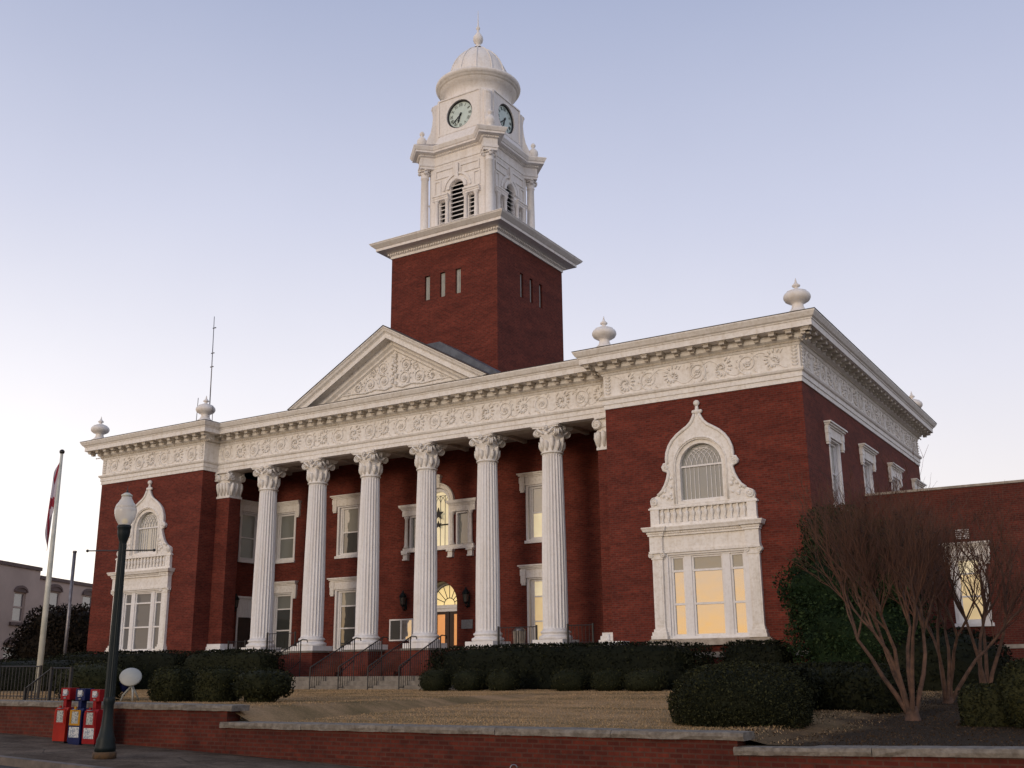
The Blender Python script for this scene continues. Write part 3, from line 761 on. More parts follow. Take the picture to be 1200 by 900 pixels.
mb.plate(f,[ring(.86)+list(reversed(ring(.63)))],.10,.003); mb.smooth=True; mb.tube(arc(.83,.12),.045,6); mb.tube(arc(.66,.11),.03,6); mb.smooth=False
mb.fbox(f,-.12,.12,7.18,7.66,.17,.004); mb.fbox(f,-.17,.17,7.66,7.74,.22,.003); mb.fbox(f,-.09,.09,7.741,7.80,.15,.003)
mb.build('arch_moulding','white',pw)
mb=MB(); 
for k in (-1,0,1): mb.fbox(f,k*.26-.008,k*.26+.008,4.56,6.85,-.09,-.11)
mb.fbox(f,-.52,.52,5.48,5.54,-.08,-.12); mb.smooth=True
for k in range(-2,3):
    for sg in (-1,1):
        pts=[]
        for i in range(8):
            a=PI*.6*i/7; u=k*.26+sg*.4*(1-math.cos(a)); v=6.45+.4*math.sin(a)
            if u*u+(max(0,v-6.5))**2>.51**2: break
            pts.append(f(u,v,-.10))
        if len(pts)>1: mb.tube(pts,.009,4)
mb.build('glazing_bars','iron',pw)
mb=MB(); mb.mi=0; mb.plate(f,[archloop(.52,4.56,6.5)],-.12,-.13); mb.mi=1
for s in (-1,1): mb.fbox(f,s*1.3-.28,s*1.3+.28,4.55,5.95,-.12,-.13)
mb.build('pane',['glow_pale','glass_blind'],pw)
# --- main door
D=-.85
mb=MB(); mb.plate(f,[archloop(1.0,.02,2.0,seg=20),archloop(.90,.03,2.0,seg=20)],D+.02,D-.12); 
ring=lambda r:[(r*math.cos(PI*i/24),2.0+r*math.sin(PI*i/24)) for i in range(25)]
mb.fbox(f,-.9,.9,1.84,1.99,D+.1,D-.05); mb.fbox(f,-.9,.9,1.70,1.84,D+.05,D-.05)
door=mb.build('door','white_frame',CH)
mb=MB(); 
a_=archloop(1.0,.01,2.0,seg=20)   # deep reveal
L=len(a_); vs=[f(u*.999,v,-.39) for u,v in a_]+[f(u*.999,v,D+.02) for u,v in a_]
mb.add(vs,[(i,(i+1)%L,L+(i+1)%L,L+i) for i in range(1,L)]); mb.build('reveal','grey_wood',door)
mb=MB(); mb.plate(f,[[(u*.985,v) for u,v in ring(.90)]],D-.02,D-.04); mb.build('fanlight','glow_fan',door)
mb=MB(); mb.smooth=True
for k in range(1,8):
    a=PI*k/8; mb.tube([f(.3*math.cos(a),2+.3*math.sin(a),D+.0),f(.9*math.cos(a),2+.9*math.sin(a),D+.0)],.018,4)
mb.tube([f(.3*math.cos(PI*i/12),2+.3*math.sin(PI*i/12),D) for i in range(13)],.018,4); mb.tube([f(.89*math.cos(PI*i/16),2+.89*math.sin(PI*i/16),D) for i in range(17)],.025,4)
mb.build('fanlight_bars','iron',door)
for s in (-1,1):
    mb=MB(); a,b=sorted((s*.02,s*.89)); mb.plate(f,[rect(a,b,.03,1.70),rect(a+.22,b-.22,.22,1.58)],D-.0,D-.06); mb.build('door_leaf','door_wood',door)
    mb=MB(); mb.fbox(f,a+.21,b-.21,.21,1.59,D-.03,D-.04); mb.build('door_glass','glow_door',door)
# --- pediment
AP=13.80; PX=5.5
mb=MB()
sl=math.atan2(AP-ZC,PX); cs,sn=math.cos(sl),math.sin(sl)
def rake(prof,name,m):
    mb=MB()
    for s in (-1,1):
        # profile points (outward n (towards -Y), w measured perpendicular down from the slope top)
        vs=[]
        for (n,w) in prof:
            # apex (x=0) : vertical offset w/cos ; foot at z=ZC+.03
            za=AP-w/cs; xf=(za-ZC-.03)/math.tan(sl)
            vs+= [(0,0-n,za),(s*xf,0-n,ZC+.03)]
        k=len(prof); mb.add(vs,[(2*i,2*i+1,2*i+3,2*i+2) for i in range(k-1)])
    return mb.build(name,m,CH)
rk=rake([(-.3,-.02),(OV,-.02),(OV,.05),(.84,.09),(.80,.17),(.73,.22),(.72,.24),(.70,.25),(.70,.44),(.30,.44),(.26,.50),(.24,.60),(.16,.66),(.12,.70),(.12,.78),(.06,.82),(.02,.84)],'raking_cornice','white')
mb=MB(); 
for s in (-1,1):
    vs=[]
    for n,w in ((-.4,-.03),(OV+.02,-.03),(OV+.02,.01)):
        za=AP-w/cs; xf=(za-ZC-.03)/math.tan(sl); vs+=[(0,-n,za),(s*xf,-n,ZC+.03)]
    mb.add(vs,[(0,1,3,2),(2,3,5,4)])
mb.build('pediment_flashing','flash',CH)
mb=MB(); mb.plate(F0,[[(-PX+.3,ZC),(PX-.3,ZC),(0,AP-.15)]],.02,-.2)
mb.plate(F0,[[(-3.95,11.02),(3.95,11.02),(0,13.13)],[(-3.75,11.07),(0,13.06),(3.75,11.07)]],.045,.021)
mb.fbox(F0,-PX+.5,PX-.5,ZC-.02,10.93,.06,.021)
tym=mb.build('tympanum','white',CH)
mb=MB()
for s in (-1,1):
    for (u,v,r,k) in ((.62,12.15,.30,0),(.55,11.55,.34,0),(1.35,11.5,.33,0),(2.05,11.45,.27,1),(1.2,12.0,.2,1),(2.6,11.3,.16,0)):
        scroll(mb,F0,s*u,v,r,s,k,.03)
    mb.smooth=True; mb.tube([F0(s*a,b,.04) for a,b in ((.1,11.25),(.5,11.15),(1.0,11.25),(1.6,11.15),(2.2,11.2),(2.9,11.2),(3.2,11.15))],[.05,.06,.05,.05,.04,.03,.01],6)
mb.smooth=True
for q in range(26):
    v=11.3+q*.055; mb.sphere(F0((rnd.random()-.5)*.34*(1-.02*q),v,.06),.055+.04*rnd.random(),7,5)
mb.build('tympanum_carving','white',tym)
# roof behind the pediment
mb=MB(); vs=[]
for y in (.25,3.5): vs+=[(-PX-.1,y,ZC),(0,y,AP-.06),(PX+.1,y,ZC)]
mb.add(vs,[(0,1,4,3),(1,2,5,4),(0,2,1),(3,4,5)])
mb.build('portico_roof','darkroof',CH)
mb=MB(); vs=[]
for y in (1.9,3.55): vs+=[(-4.75,y,11.1),(-1.05,y,13.62),(1.05,y,13.62),(4.55,y,11.45),(4.75,y,11.1)]
mb.add(vs,[(0,1,6,5),(1,2,7,6),(2,3,8,7),(3,4,9,8),(4,3,2,1,0),(5,6,7,8,9)])
mb.build('saddle_roof','darkroof',CH)
# --- urns
def urn():
    mb=MB(); mb.smooth=True
    mb.box(-.32,.32,-.32,.32,-.02,.05)
    mb.lathe([(.42,.05),(.36,.09),(.26,.17),(.205,.27),(.19,.36),(.20,.40),(.30,.44),(.41,.51),(.46,.60),(.46,.68),(.42,.76),(.35,.80),(.345,.80),(.345,.835),(.28,.86),(.17,.91),(.08,.95),(.06,.98),(.065,1.0),(.13,1.03),(.145,1.07),(.09,1.12),(.045,1.18),(.03,1.24),(.01,1.34)],24)
    return mb
u0=part_at('urn',urn(),'white_tower',(10.95,-1.2,ZC+.03))
for x,y in ((18.35,-1.2),(-10.55,-1.2),(-18.35,-1.2),(18.35,17.2)): copy_tree(u0,CH,Vector((x,y,ZC+.03))-CH.location)
# ================================================================ TOWER
TA,TY=3.13,3.56; TC=TY+TA; ZT=19.14
def faces4():  # four frames: u centred, outward n from the face
    c=(0,TC)
    return [lambda u,v,n,h=1:(u,TC-n,v), lambda u,v,n:(n,TC+u,v), lambda u,v,n:(-u,TC+n,v), lambda u,v,n:(-n,TC-u,v)]
F4=faces4()
mb=MB()
for i,f in enumerate(F4):
    e=.0 if i%2==0 else -.4
    lo=10.2
    mb.plate(f,[rect(-TA-(e if i%2 else 0),TA+(e if i%2 else 0),lo,ZT),]+[rect(u-.15,u+.15,16.5,17.75) for u in (-.91,.0,.91)],TA-(.0),TA-.4)
tower=mb.build('tower_wall','brick',CH)
for f in F4:
    for u in (-.91,0,.91): mb=MB(); mb.fbox(f,u-.15,u+.15,16.5,17.75,TA-.12,TA-.2); mb.fbox(f,u-.012,u+.012,16.5,17.75,TA-.10,TA-.119); mb.build('slit_window','blind',tower)
sq=lambda a:[(-a,TC-a),(a,TC-a),(a,TC+a),(-a,TC+a)]
mb=MB(); mb.sweep(sq(TA),[(-.2,ZT-.05),(.05,ZT-.05),(.05,ZT+.08),(.10,ZT+.10),(.10,ZT+.21),(.20,ZT+.25),(.26,ZT+.27),(.58,ZT+.30),(.58,ZT+.43),(.63,ZT+.46),(.70,ZT+.52),(.79,ZT+.60),(.81,ZT+.66)])
for f in F4:
    n=44
    for k in range(n+1):
        u=-TA-.1+(2*TA+.2)*k/n; mb.fbox(f,u-.04,u+.04,ZT+.115,ZT+.20,TA+.17,TA+.09)
mb.build('tower_cornice','white_tower',tower)
mb=MB(); mb.sweep(sq(TA),[(.805,ZT+.655),(.83,ZT+.66),(.83,ZT+.69),(-1.4,ZT+.95)]); mb.build('tower_roof','white_tower',tower)
# belfry
BZ0,BZ1=19.7,23.95
BW=1.92; CH_=.27
mb=MB()
op=[]
for f in F4:
    e=BW-CH_
    mb.plate(f,[rect(-e,e,BZ0,24.3),archloop(.42,19.95,22.70,seg=16),rect(-1.05,-.72,19.95,22.15),rect(.72,1.05,19.95,22.15)],BW,BW-.18)
for k in range(4):
    a=PI/4+k*PI/2; d=Vector((math.cos(a),math.sin(a))); t=Vector((-d.y,d.x)); L=(CH_)/math.sqrt(2); dd=(BW+BW-CH_)/math.sqrt(2)
    c=Vector((0,TC))+d*dd
    pts=[c+t*L,c-t*L,c-t*L-d*.3,c+t*L-d*.3]
    mb.add([(p.x,p.y,z) for z in (BZ0,24.3) for p in pts],[(0,1,5,4),(1,2,6,5),(2,3,7,6),(3,0,4,7)])
mb.box(-1.9,1.9,TC-1.9,TC+1.9,19.55,19.92)
bel=mb.build('belfry','white_tower',CH)
mb=MB(); mb.box(-1.2,1.2,TC-1.2,TC+1.2,19.95,24.2); mb.build('belfry_core','black',bel)
mb=MB()
for f in F4:
    for (a,b,z1) in ((-.42,.42,23.05),(-1.05,-.72,22.15),(.72,1.05,22.15)):
        z=20.0
        while z<z1-.05:
            hw=(b-a)/2; cu=(a+b)/2
            if z>22.7 and b==.42: hw=math.sqrt(max(.0,.42**2-(z-22.70+.08)**2))
            if hw>.05:
                p=[f(cu-hw,z,BW-.14),f(cu+hw,z,BW-.14),f(cu+hw,z-.0,BW-.02),f(cu-hw,z,BW-.02)]
                q=[f(cu-hw,z+.16,BW-.17),f(cu+hw,z+.16,BW-.17),f(cu+hw,z+.035,BW-.02),f(cu-hw,z+.035,BW-.02)]
                mb.add([f(cu-hw,z+.17,BW-.17),f(cu+hw,z+.17,BW-.17),f(cu+hw,z+.06,BW-.03),f(cu-hw,z+.06,BW-.03),f(cu+hw,z+.035,BW-.03),f(cu-hw,z+.035,BW-.03)],[(0,1,2,3),(3,2,4,5)])
            z+=.235
mb.build('louvre','white_tower',bel)
mb=MB()
for f in F4:
    mb.smooth=True
    for u in (-1.2,-.57,.57,1.2):
        x,y,z=f(u,0,BW+.09); mb.lathe([(.13,19.93),(.13,20.0),(.10,20.06),(.10,20.9),(.085,22.05),(.12,22.1),(.13,22.16),(.16,22.20)],12,(x,y,0))
    mb.smooth=False
    for s in (-1,1):
        a,b=sorted((s*.46,s*1.42)); mb.fbox(f,a,b,22.20,22.30,BW+.17,BW+.003); mb.fbox(f,a,b,22.30,22.40,BW+.2,BW+.003); mb.fbox(f,a,b,22.40,22.46,BW+.25,BW+.003)
        # spandrel panels
        a,b=sorted((s*.16,s*1.36)); mb.plate(f,[rect(a,b,23.45,23.95),rect(a+.08,b-.08,23.53,23.87)],BW+.05,BW+.002)
        a,b=sorted((s*1.0,s*1.40)); mb.plate(f,[rect(a,b,22.55,23.36),rect(a+.07,b-.07,22.62,23.29)],BW+.05,BW+.002)
    rg=lambda r:[(r*math.cos(PI*i/20),22.70+r*math.sin(PI*i/20)) for i in range(21)]
    mb.plate(f,[rg(.62)+list(reversed(rg(.44)))],BW+.10,BW+.003); mb.plate(f,[rg(.86)+list(reversed(rg(.74)))],BW+.07,BW+.003)
    mb.fbox(f,-.11,.11,23.17,24.05,BW+.13,BW+.004)
mb.build('belfry_trim','white_tower',bel)
# corner columns
mb=MB(); mb.smooth=True
CC=1.99
for sx in (-1,1):
    for sy in (-1,1):
        c=(sx*CC,TC+sy*CC,0)
        mb.smooth=False; mb.box(c[0]-.3,c[0]+.3,c[1]-.3,c[1]+.3,19.6,19.9); mb.smooth=True
        mb.lathe([(.28,19.9),(.28,20.0),(.23,20.06),(.21,20.1),(.21,21.5),(.185,23.6),(.22,23.63),(.22,23.68),(.20,23.7),(.22,23.85),(.26,23.93)],18,c)
        for k in range(4):
            a=PI/4+k*PI/2; d=Vector((math.cos(a),math.sin(a),0)); volute(mb,Vector((c[0],c[1],23.92))+d*.27,Vector((-d.y,d.x,0)),1,.09)
        mb.smooth=False; mb.box(c[0]-.27,c[0]+.27,c[1]-.27,c[1]+.27,24.02,24.09); mb.build('corner_column','white_tower',bel); mb=MB()
# belfry entablature with broken-out corners
def brk(a,w,out):   # plan : faces at distance a, diagonal blocks half width w at distance out
    P_=[]
    for k in range(4):
        an=-PI/2+k*PI/2   # face direction
        d=Vector((math.cos(an),math.sin(an))); t=Vector((-d.y,d.x))
        dn=Vector((math.cos(an+PI/4),math.sin(an+PI/4))); tn=Vector((-dn.y,dn.x))
        # face end (towards +t): intersection of block side line with face line
        # block side: points dn*s - tn*w ; face: dot(d)=a
        s_=(a+ w*tn.dot(d)*1.0)/dn.dot(d)
        p1=dn*s_-tn*w; p2=dn*out-tn*w; p3=dn*out+tn*w
        d2=Vector((math.cos(an+PI/2),math.sin(an+PI/2))); s2=(a- w*tn.dot(d2))/dn.dot(d2); p4=dn*s2+tn*w
        P_+=[p1,p2,p3,p4]
    return [(p.x,p.y+TC) for p in P_]
pl=brk(1.93,.36,3.10)
mb=MB(); mb.sweep(pl,[(-.5,24.09),(.0,24.09),(.0,24.22),(.04,24.23),(.04,24.34),(.0,24.36),(.0,24.72),(.05,24.74),(.07,24.82),(.14,24.86),(.30,24.88),(.30,24.98),(.34,25.0),(.38,25.08),(.42,25.16),(.42,25.20),(-1.2,25.34)])
n=len(pl)
for i in range(n):
    a=Vector(pl[i]);b=Vector(pl[(i+1)%n]);d=b-a;L=d.length;d.normalize();nn=Vector((d.y,-d.x)); m=max(2,int(L/.11))
    fr=lambda u,v,n_:(a.x+d.x*u+nn.x*n_,a.y+d.y*u+nn.y*n_,v)
    for k in range(m+1): u=L*k/m; mb.fbox(fr,u-.028,u+.028,24.75,24.82,.115,.055)
mb.build('belfry_cornice','white_tower',bel)
mb=MB(); mb.box(-1.9,1.9,TC-1.9,TC+1.9,24.2,24.35); mb.box(-2.0,2.0,TC-2.0,TC+2.0,25.1,25.42); mb.build('belfry_deck','white_tower',bel)
mb=MB(); mb.smooth=True
for sx in (-1,1):
    for sy in (-1,1):
        mb=MB(); mb.smooth=True; c=(sx*2.12,TC+sy*2.12,25.3); mb.lathe([(.24,-.1),(.24,.04),(.16,.08),(.13,.14),(.22,.26),(.27,.40),(.25,.55),(.14,.70),(.07,.76),(.07,.80),(.13,.88),(.13,.95),(.07,1.04),(.02,1.08)],16,c); mb.build('corner_finial','white_tower',bel)
# clock stage
CK=1.78; CZ=26.95; CR=.70
mb=MB()
zt0,zt1=25.35,28.05
for f in F4:
    e=CK-.42
    circ=[(.80*math.cos(2*PI*i/32),CZ+.80*math.sin(2*PI*i/32)) for i in range(32)]
    mb.plate(f,[rect(-e,e,zt0,zt1),circ],CK,CK-.25)
    mb.plate(f,[rect(-e+.05,e-.05,25.95,zt1-.02),rect(-e+.12,e-.12,26.02,zt1-.09)],CK+.045,CK+.003)
for k in range(4):
    a=PI/4+k*PI/2; d=Vector((math.cos(a),math.sin(a))); t=Vector((-d.y,d.x)); L=.42/math.sqrt(2)-.0; dd=(2*CK-.42)/math.sqrt(2); c=Vector((0,TC))+d*dd
    pts=[c+t*L,c-t*L,c-t*L-d*.4,c+t*L-d*.4]
    mb.add([(p.x,p.y,z) for z in (zt0,zt1) for p in pts],[(0,1,5,4),(1,2,6,5),(2,3,7,6),(3,0,4,7),(4,5,6,7)])
    # scroll buttress
    fr=(lambda d,t:(lambda u,v,n:(d.x*u+t.x*n,TC+d.y*u+t.y*n,v)))(d,t)
    prof=[(dd-.1,25.35),(dd+.62,25.35),(dd+.60,25.6),(dd+.48,25.9),(dd+.30,26.3),(dd+.2,26.8),(dd+.16,27.3),(dd+.2,27.55),(dd+.22,27.75),(dd+.12,27.9),(dd-.1,27.95)]
    mb.plate(fr,[prof],.17,-.17); mb.plate(fr,[[(u+.04,v) for u,v in prof]],.10,-.10) 
    mb.smooth=True; vv=Vector(fr(dd+.16,27.72,0)); volute(mb,vv,(t.x,t.y,0),1,.14); mb.smooth=False
stg=mb.build('clock_stage','white_tower',CH)
mb=MB(); mb.box(-1.35,1.35,TC-1.35,TC+1.35,25.4,28.0); mb.build('clock_stage_core','white_tower',stg)
mb=MB(); mb.smooth=True
# slanted skirts between buttresses
for f in F4:
    mb.smooth=False
    mb.add([f(-1.35,25.35,2.1),f(1.35,25.35,2.1),f(1.2,25.95,CK+.02),f(-1.2,25.95,CK+.02)],[(0,1,2,3)])
mb.smooth=True
mb.lathe([(1.60,27.95),(1.74,28.0),(1.74,28.08),(1.66,28.12),(1.66,28.35),(1.70,28.52),(1.84,28.72),(2.06,28.86),(2.06,28.90),(2.13,28.91),(2.13,28.99),(2.19,29.02),(2.26,29.09),(2.28,29.17),(2.26,29.25),(2.18,29.26),(1.62,29.38),(1.60,29.4)],64,(0,TC,0))
mb.build('drum_cornice','white_tower',stg)
mb=MB(); mb.smooth=True
pr=[(1.62,29.34),(1.64,29.5),(1.60,29.85),(1.50,30.22),(1.34,30.58),(1.12,30.92),(.86,31.22),(.60,31.45),(.36,31.60),(.16,31.70),(.14,31.78)]
mb.lathe(pr,12,(0,TC,0)); mb.smooth=True
for k in range(12):
    a=2*PI*k/12; mb.tube([((r+.015)*math.cos(a),TC+(r+.015)*math.sin(a),z) for r,z in pr[:-1]],.035,5)
dome=mb.build('dome','white_tower',CH)
mb=MB(); mb.lathe([(.38,31.58),(.40,31.63),(.2,31.74)],16,(0,TC,0)); mb.build('dome_collar','flash',dome)
mb=MB(); mb.smooth=True; mb.lathe([(.22,31.86),(.20,31.95),(.12,32.05),(.11,32.12),(.24,32.25),(.28,32.42),(.25,32.58),(.14,32.76),(.07,32.86),(.06,33.0),(.11,33.08),(.10,33.16),(.04,33.24),(.03,33.4),(.012,34.2)],16,(0,TC,-.14)); mb.build('dome_finial','white_tower',dome)
# clocks
def textmesh(txt,size,name='numeral'):
    cu=bpy.data.curves.new(name,'FONT'); cu.body=txt; cu.size=size; cu.align_x='CENTER'; cu.align_y='CENTER'; cu.extrude=.004
    ob=bpy.data.objects.new(name,cu); me=bpy.data.meshes.new_from_object(ob); bpy.data.objects.remove(ob); bpy.data.curves.remove(cu); return me
def clock():
    f=F0; mb=MB(); mb.smooth=True
    ringp=[]
    for i in range(49):
        a=2*PI*i/48; ringp.append(f(.76*math.cos(a),.76*math.sin(a),.02))
    mb.tube(ringp,.045,8); o=mb.build('clock','iron'); o.parent=CH
    mb=MB(); mb.plate(f,[[(.76*math.cos(2*PI*i/48),.76*math.sin(2*PI*i/48)) for i in range(48)]],-.02,-.06); d=mb.build('dial','clockface'); d.parent=o
    mb=MB()
    for k,t in enumerate(['XII','I','II','III','IIII','V','VI','VII','VIII','IX','X','XI']):
        me=textmesh(t,.24); a=PI/2-k*PI/6; r=.56; rot=a-PI/2
        vs=[]
        for v in me.vertices:
            x,y=v.co.x*.8,v.co.y; u=r*math.cos(a)+x*math.cos(rot)-y*math.sin(rot); w=r*math.sin(a)+x*math.sin(rot)+y*math.cos(rot)
            vs.append(f(u,w,-.012+v.co.z))
        mb.add(vs,[tuple(p.vertices) for p in me.polygons]); bpy.data.meshes.remove(me)
    n=mb.build('numerals','black'); n.parent=o
    def hand(name,ang,L,w):
        mb=MB(); d=(math.cos(ang),math.sin(ang)); t=(-d[1],d[0])
        pts=[(-.12,-w*.6),(-.12,w*.6),(L*.6,w),(L*.68,w*1.6),(L,0),(L*.68,-w*1.6),(L*.6,-w)]
        mb.plate(f,[[(a*d[0]+b*t[0],a*d[1]+b*t[1]) for a,b in pts]],.03,.015)
        mb.plate(f,[[(.06*math.cos(i*PI/6),.06*math.sin(i*PI/6)) for i in range(12)]],.035,.0)
        h=mb.build(name,'black'); h.parent=o
    hand('minute_hand',PI/2-R(228),.62,.026); hand('hour_hand',PI/2-R(199),.50,.036)
    return o
ck=clock(); ck.location=Vector((0,TC-CK+.12,CZ))-CH.location
for k,(x,y) in enumerate(((CK-.12,0),(0,CK-.12),(-CK+.12,0))):
    copy_tree(ck,CH,Vector((x,TC+y,CZ))-CH.location,(k+1)*PI/2)
# ================================================================ THINGS ON THE PORCH
def baluster_rail(mb,pts_top,pts_bot,step=.115,r=.009,rr=.02):
    mb.tube(pts_top,rr,6); mb.tube(pts_bot,rr*.8,6)
rails=[(-4.15,'leftmost'),(-1.19,''),(.25,''),(1.70,''),(3.17,'')]
lab=['black iron step railing rising to the second column from the left','black iron step railing in front of the third column from the left','black iron step railing climbing between the third and fourth columns','black iron step railing in front of the fourth column, left of the door axis post','black iron step railing beside the long hedge, climbing between the fourth and fifth columns']
lab[3]='black iron step railing in front of the fourth column from the left'
def step_rail(X,label):
    t=thing('step_railing',(X,-3.35,-1.55),label,'railing','iron railings on the courthouse steps')
    top=lambda y:-.72+(y+3.4)*.445 
    def bot(y): return -1.44 if y<-2.5 else -1.44+(y+2.5)*.60
    mb=MB(); mb.smooth=True
    mb.tube([(X,-3.4,-.70),(X,-.70,top(-.70)),(X,-.42,top(-.70)-.02),(X,-.38,top(-.7)-.12)],.024,6); mb.build('handrail','iron',t)
    mb=MB(); mb.smooth=True; mb.tube([(X,-3.4,-1.44),(X,-2.5,-1.44),(X,-.8,bot(-.8))],.018,6)
    y=-3.4
    while y<-.75: mb.tube([(X,y,bot(y)),(X,y,top(y))],.011,5); y+=.13
    mb.build('balusters','iron',t)
    for y,z0 in ((-3.4,-1.6),(-.80,-1.06)):
        mb=MB(); mb.tube([(X,y,z0),(X,y,top(y)+.02)],.025,6); mb.build('post','iron',t)
for (X,_),l in zip(rails,lab): step_rail(X,l)
def porch_rail(xa,xb,y,label,z=.0,h=.72):
    t=thing('porch_railing',((xa+xb)/2,y,z),label,'railing','iron railings along the porch edge')
    mb=MB(); mb.tube([(xa,y,z+h),(xb,y,z+h)],.018,6); mb.tube([(xa,y,z+.1),(xb,y,z+.1)],.014,6); mb.build('rail','iron',t)
    mb=MB(); n=max(2,int((xb-xa)/.15))
    for k in range(1,n): x=xa+(xb-xa)*k/n; mb.tube([(x,y,z+.1),(x,y,z+h)],.010,5)
    mb.build('balusters','iron',t)
    for x in (xa,xb): mb=MB(); mb.box(x-.03,x+.03,y-.03,y+.03,z-.02,z+h+.06); mb.build('post','iron',t)
porch_rail(COLX[4]+.68,COLX[5]-.68,.1,'low black iron railing between the two rightmost columns')
porch_rail(COLX[5]+.68,X0-1.32,.1,'low black iron railing between the rightmost column and the right wing')
porch_rail(-X0+1.32,COLX[0]-.68,.1,'low black iron railing between the left wing and the leftmost column',h=.5)
porch_rail(COLX[0]+.68,COLX[1]-.72,.1,'low black iron railing between the two leftmost columns',h=.8)
def lantern(x,y,z,rz,label):
    t=thing('wall_lantern',(x,y,z),label,'wall lantern','dark lanterns on the porch walls')
    t.rotation_euler=(0,0,rz)
    def b(mb,n,m): o=mb.build(n,m); o.parent=t
    mb=MB(); mb.smooth=True; mb.box(-.07,.07,-.03,0,-.35,.15); mb.tube([(0,0,-.3),(0,-.12,-.38),(0,-.22,-.30),(0,-.22,-.2)],.025,6); b(mb,'bracket','lampgreen')
    mb=MB(); mb.lathe([(.05,-.22),(.10,-.16),(.15,.20),(.17,.22),(.17,.25),(.09,.38),(.04,.42),(.03,.5)],8,(0,-.22,0)); b(mb,'lantern_body','lampgreen')
    mb=MB(); mb.lathe([(.108,-.12),(.152,.18)],8,(0,-.222,0),cap=False); b(mb,'pane','glass_dark')
lantern(-1.82,YW-.003,2.15,0,'dark lantern on the brick wall left of the arched door, above the notice board')
lantern(1.62,YW-.003,2.15,0,'dark lantern on the brick wall right of the arched door, above the grey plaque')
lantern(-X0+.003,1.45,2.3,PI/2,'dark lantern beside the side door on the left wing return wall')
t=thing('notice_board',(-2.02,YW-.002,.9),'white framed notice board with two dark panes on the porch wall','notice board')
mb=MB(); f=frameY(-2.02,YW-.002,.92); mb.plate(f,[rect(-.66,.66,-.48,.48),rect(-.60,-.03,-.42,.42),rect(.03,.60,-.42,.42)],.08,0); mb.build('frame','white_frame',t)
mb=MB(); mb.fbox(f,-.6,-.03,-.42,.42,.04,.02); mb.build('left_pane','glass_dark',t); mb=MB(); mb.fbox(f,.03,.6,-.42,.42,.04,.02); mb.build('right_pane','glass_gold',t)
mb=MB(); f=frameY(1.55,YW-.002,1.07); mb.fbox(f,-.29,.29,-.19,.19,.03,0); tag(mb.build('plaque','plaque',loc=(1.55,YW,1.07)),'small grey metal plaque on the brick wall right of the arched door','plaque')
def bin_(x,y,label):
    t=thing('waste_bin',(x,y,0),label,'waste bin','pale ribbed waste bins on the porch')
    mb=MB()
    for k in range(14):
        a=2*PI*k/14; mb.tube([(x+.2*math.cos(a),y+.2*math.sin(a),.03),(x+.23*math.cos(a),y+.23*math.sin(a),.62)],.03,5)
    mb.build('slats','stone',t); mb=MB(); mb.smooth=True; mb.lathe([(.18,.03),(.21,.60),(.24,.61),(.24,.68),(.14,.76),(.12,.76)],16,(x,y,0)); mb.build('liner','steel',t)
bin_(5.45,1.4,'pale ribbed waste bin behind the railing between the two rightmost columns')
bin_(-5.35,1.0,'pale ribbed waste bin on the porch beside the second column from the left')
# star ornament in the palladian window
mb=MB(); st=[]
for k in range(10):
    a=PI/2+k*PI/5; r=.30 if k%2==0 else .12; st.append((r*math.cos(a),r*math.sin(a)))
f=frameY(.02,YW-.06,5.98); mb.plate(f,[st],.05,0); mb.plate(f,[[(a*.6,b*.6-.48) for a,b in st]],.05,0); tag(mb.build('star_ornament','iron',loc=(.02,YW-.06,5.98)),'black star ornament hanging in front of the arched window over the door','ornament')
t=thing('utility_box',(11.15,-1.6,-.25),'low white metal utility box with a short upright pipe by the right wing wall','utility box')
mb=MB(); mb.box(10.72,11.6,-1.85,-1.35,-.06,.06); mb.box(10.8,11.5,-1.8,-1.4,-1.6,-.061); mb.build('cabinet','white_frame',t); mb=MB(); mb.smooth=True; mb.tube([(10.92,-1.6,.05),(10.92,-1.6,.3)],.06,8); mb.build('pipe','white_frame',t)
# antenna mast by the urn
t=thing('antenna',(-10.35,-.9,10.75),'thin grey antenna mast rising beside the urn at the left wing','antenna')
mb=MB(); mb.smooth=True; mb.tube([(-10.55,-.95,10.75),(-10.6,-.95,13.4),(-10.64,-.97,16.2)],[.03,.026,.016],6)
for z in (13.6,14.3,15.6): mb.tube([(-10.7,-.95,z),(-10.5,-.95,z)],.03,5)
mb.build('mast','steel',t)
mb=MB(); mb.tube([(-11.15,-1.2,10.75),(-11.12,-1.2,12.05)],.018,5); mb.tube([(-10.05,-1.2,10.75),(-10.05,-1.2,11.5)],.018,5); mb.build('rod','steel',t)
# ================================================================ ANNEX
AY=6.3; AZ=5.50
t=thing('brick_annex',(30,AY,-1.6),'plain red brick annex with a flat parapet joining the right side of the courthouse','annex')
mb=MB(); f=frameY(0,AY,0); ac=21.62
mb.plate(f,[rect(X1+.05,44,-1.7,AZ),rect(ac-.52,ac+.52,.62,2.95)],0,-.35); mb.box(43.6,44,AY+.351,17,-1.7,AZ); mb.box(X1+.06,43.6,AY+.36,17,4.0,4.2); mb.build('wall','brick_annex',t)
mb=MB(); mb.box(X1+.05,44.05,AY-.05,AY+.4,AZ+.003,AZ+.09); mb.build('coping','stone',t)
mb=MB(); mb.box(X1+.1,44.02,AY-.04,AY-.002,-.30,-.16); mb.build('stone_band','stone',t)
wp=window_parts(f0:=frameY(0,0,0),.62,2.95,['glow_gold','glow_gold','glow_pale'],(.4,.75),w=.52,hh=.50,hw=.86)  # annex panes glow by emission in place of a golden reflection
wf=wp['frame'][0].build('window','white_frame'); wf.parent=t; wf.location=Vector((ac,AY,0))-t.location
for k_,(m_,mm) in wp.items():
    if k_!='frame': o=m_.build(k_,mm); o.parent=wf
mb=MB()
for k in range(5): mb.fbox(frameY(ac,AY,0),-.28,.18,3.62+k*.075,3.66+k*.075,.05,.0)
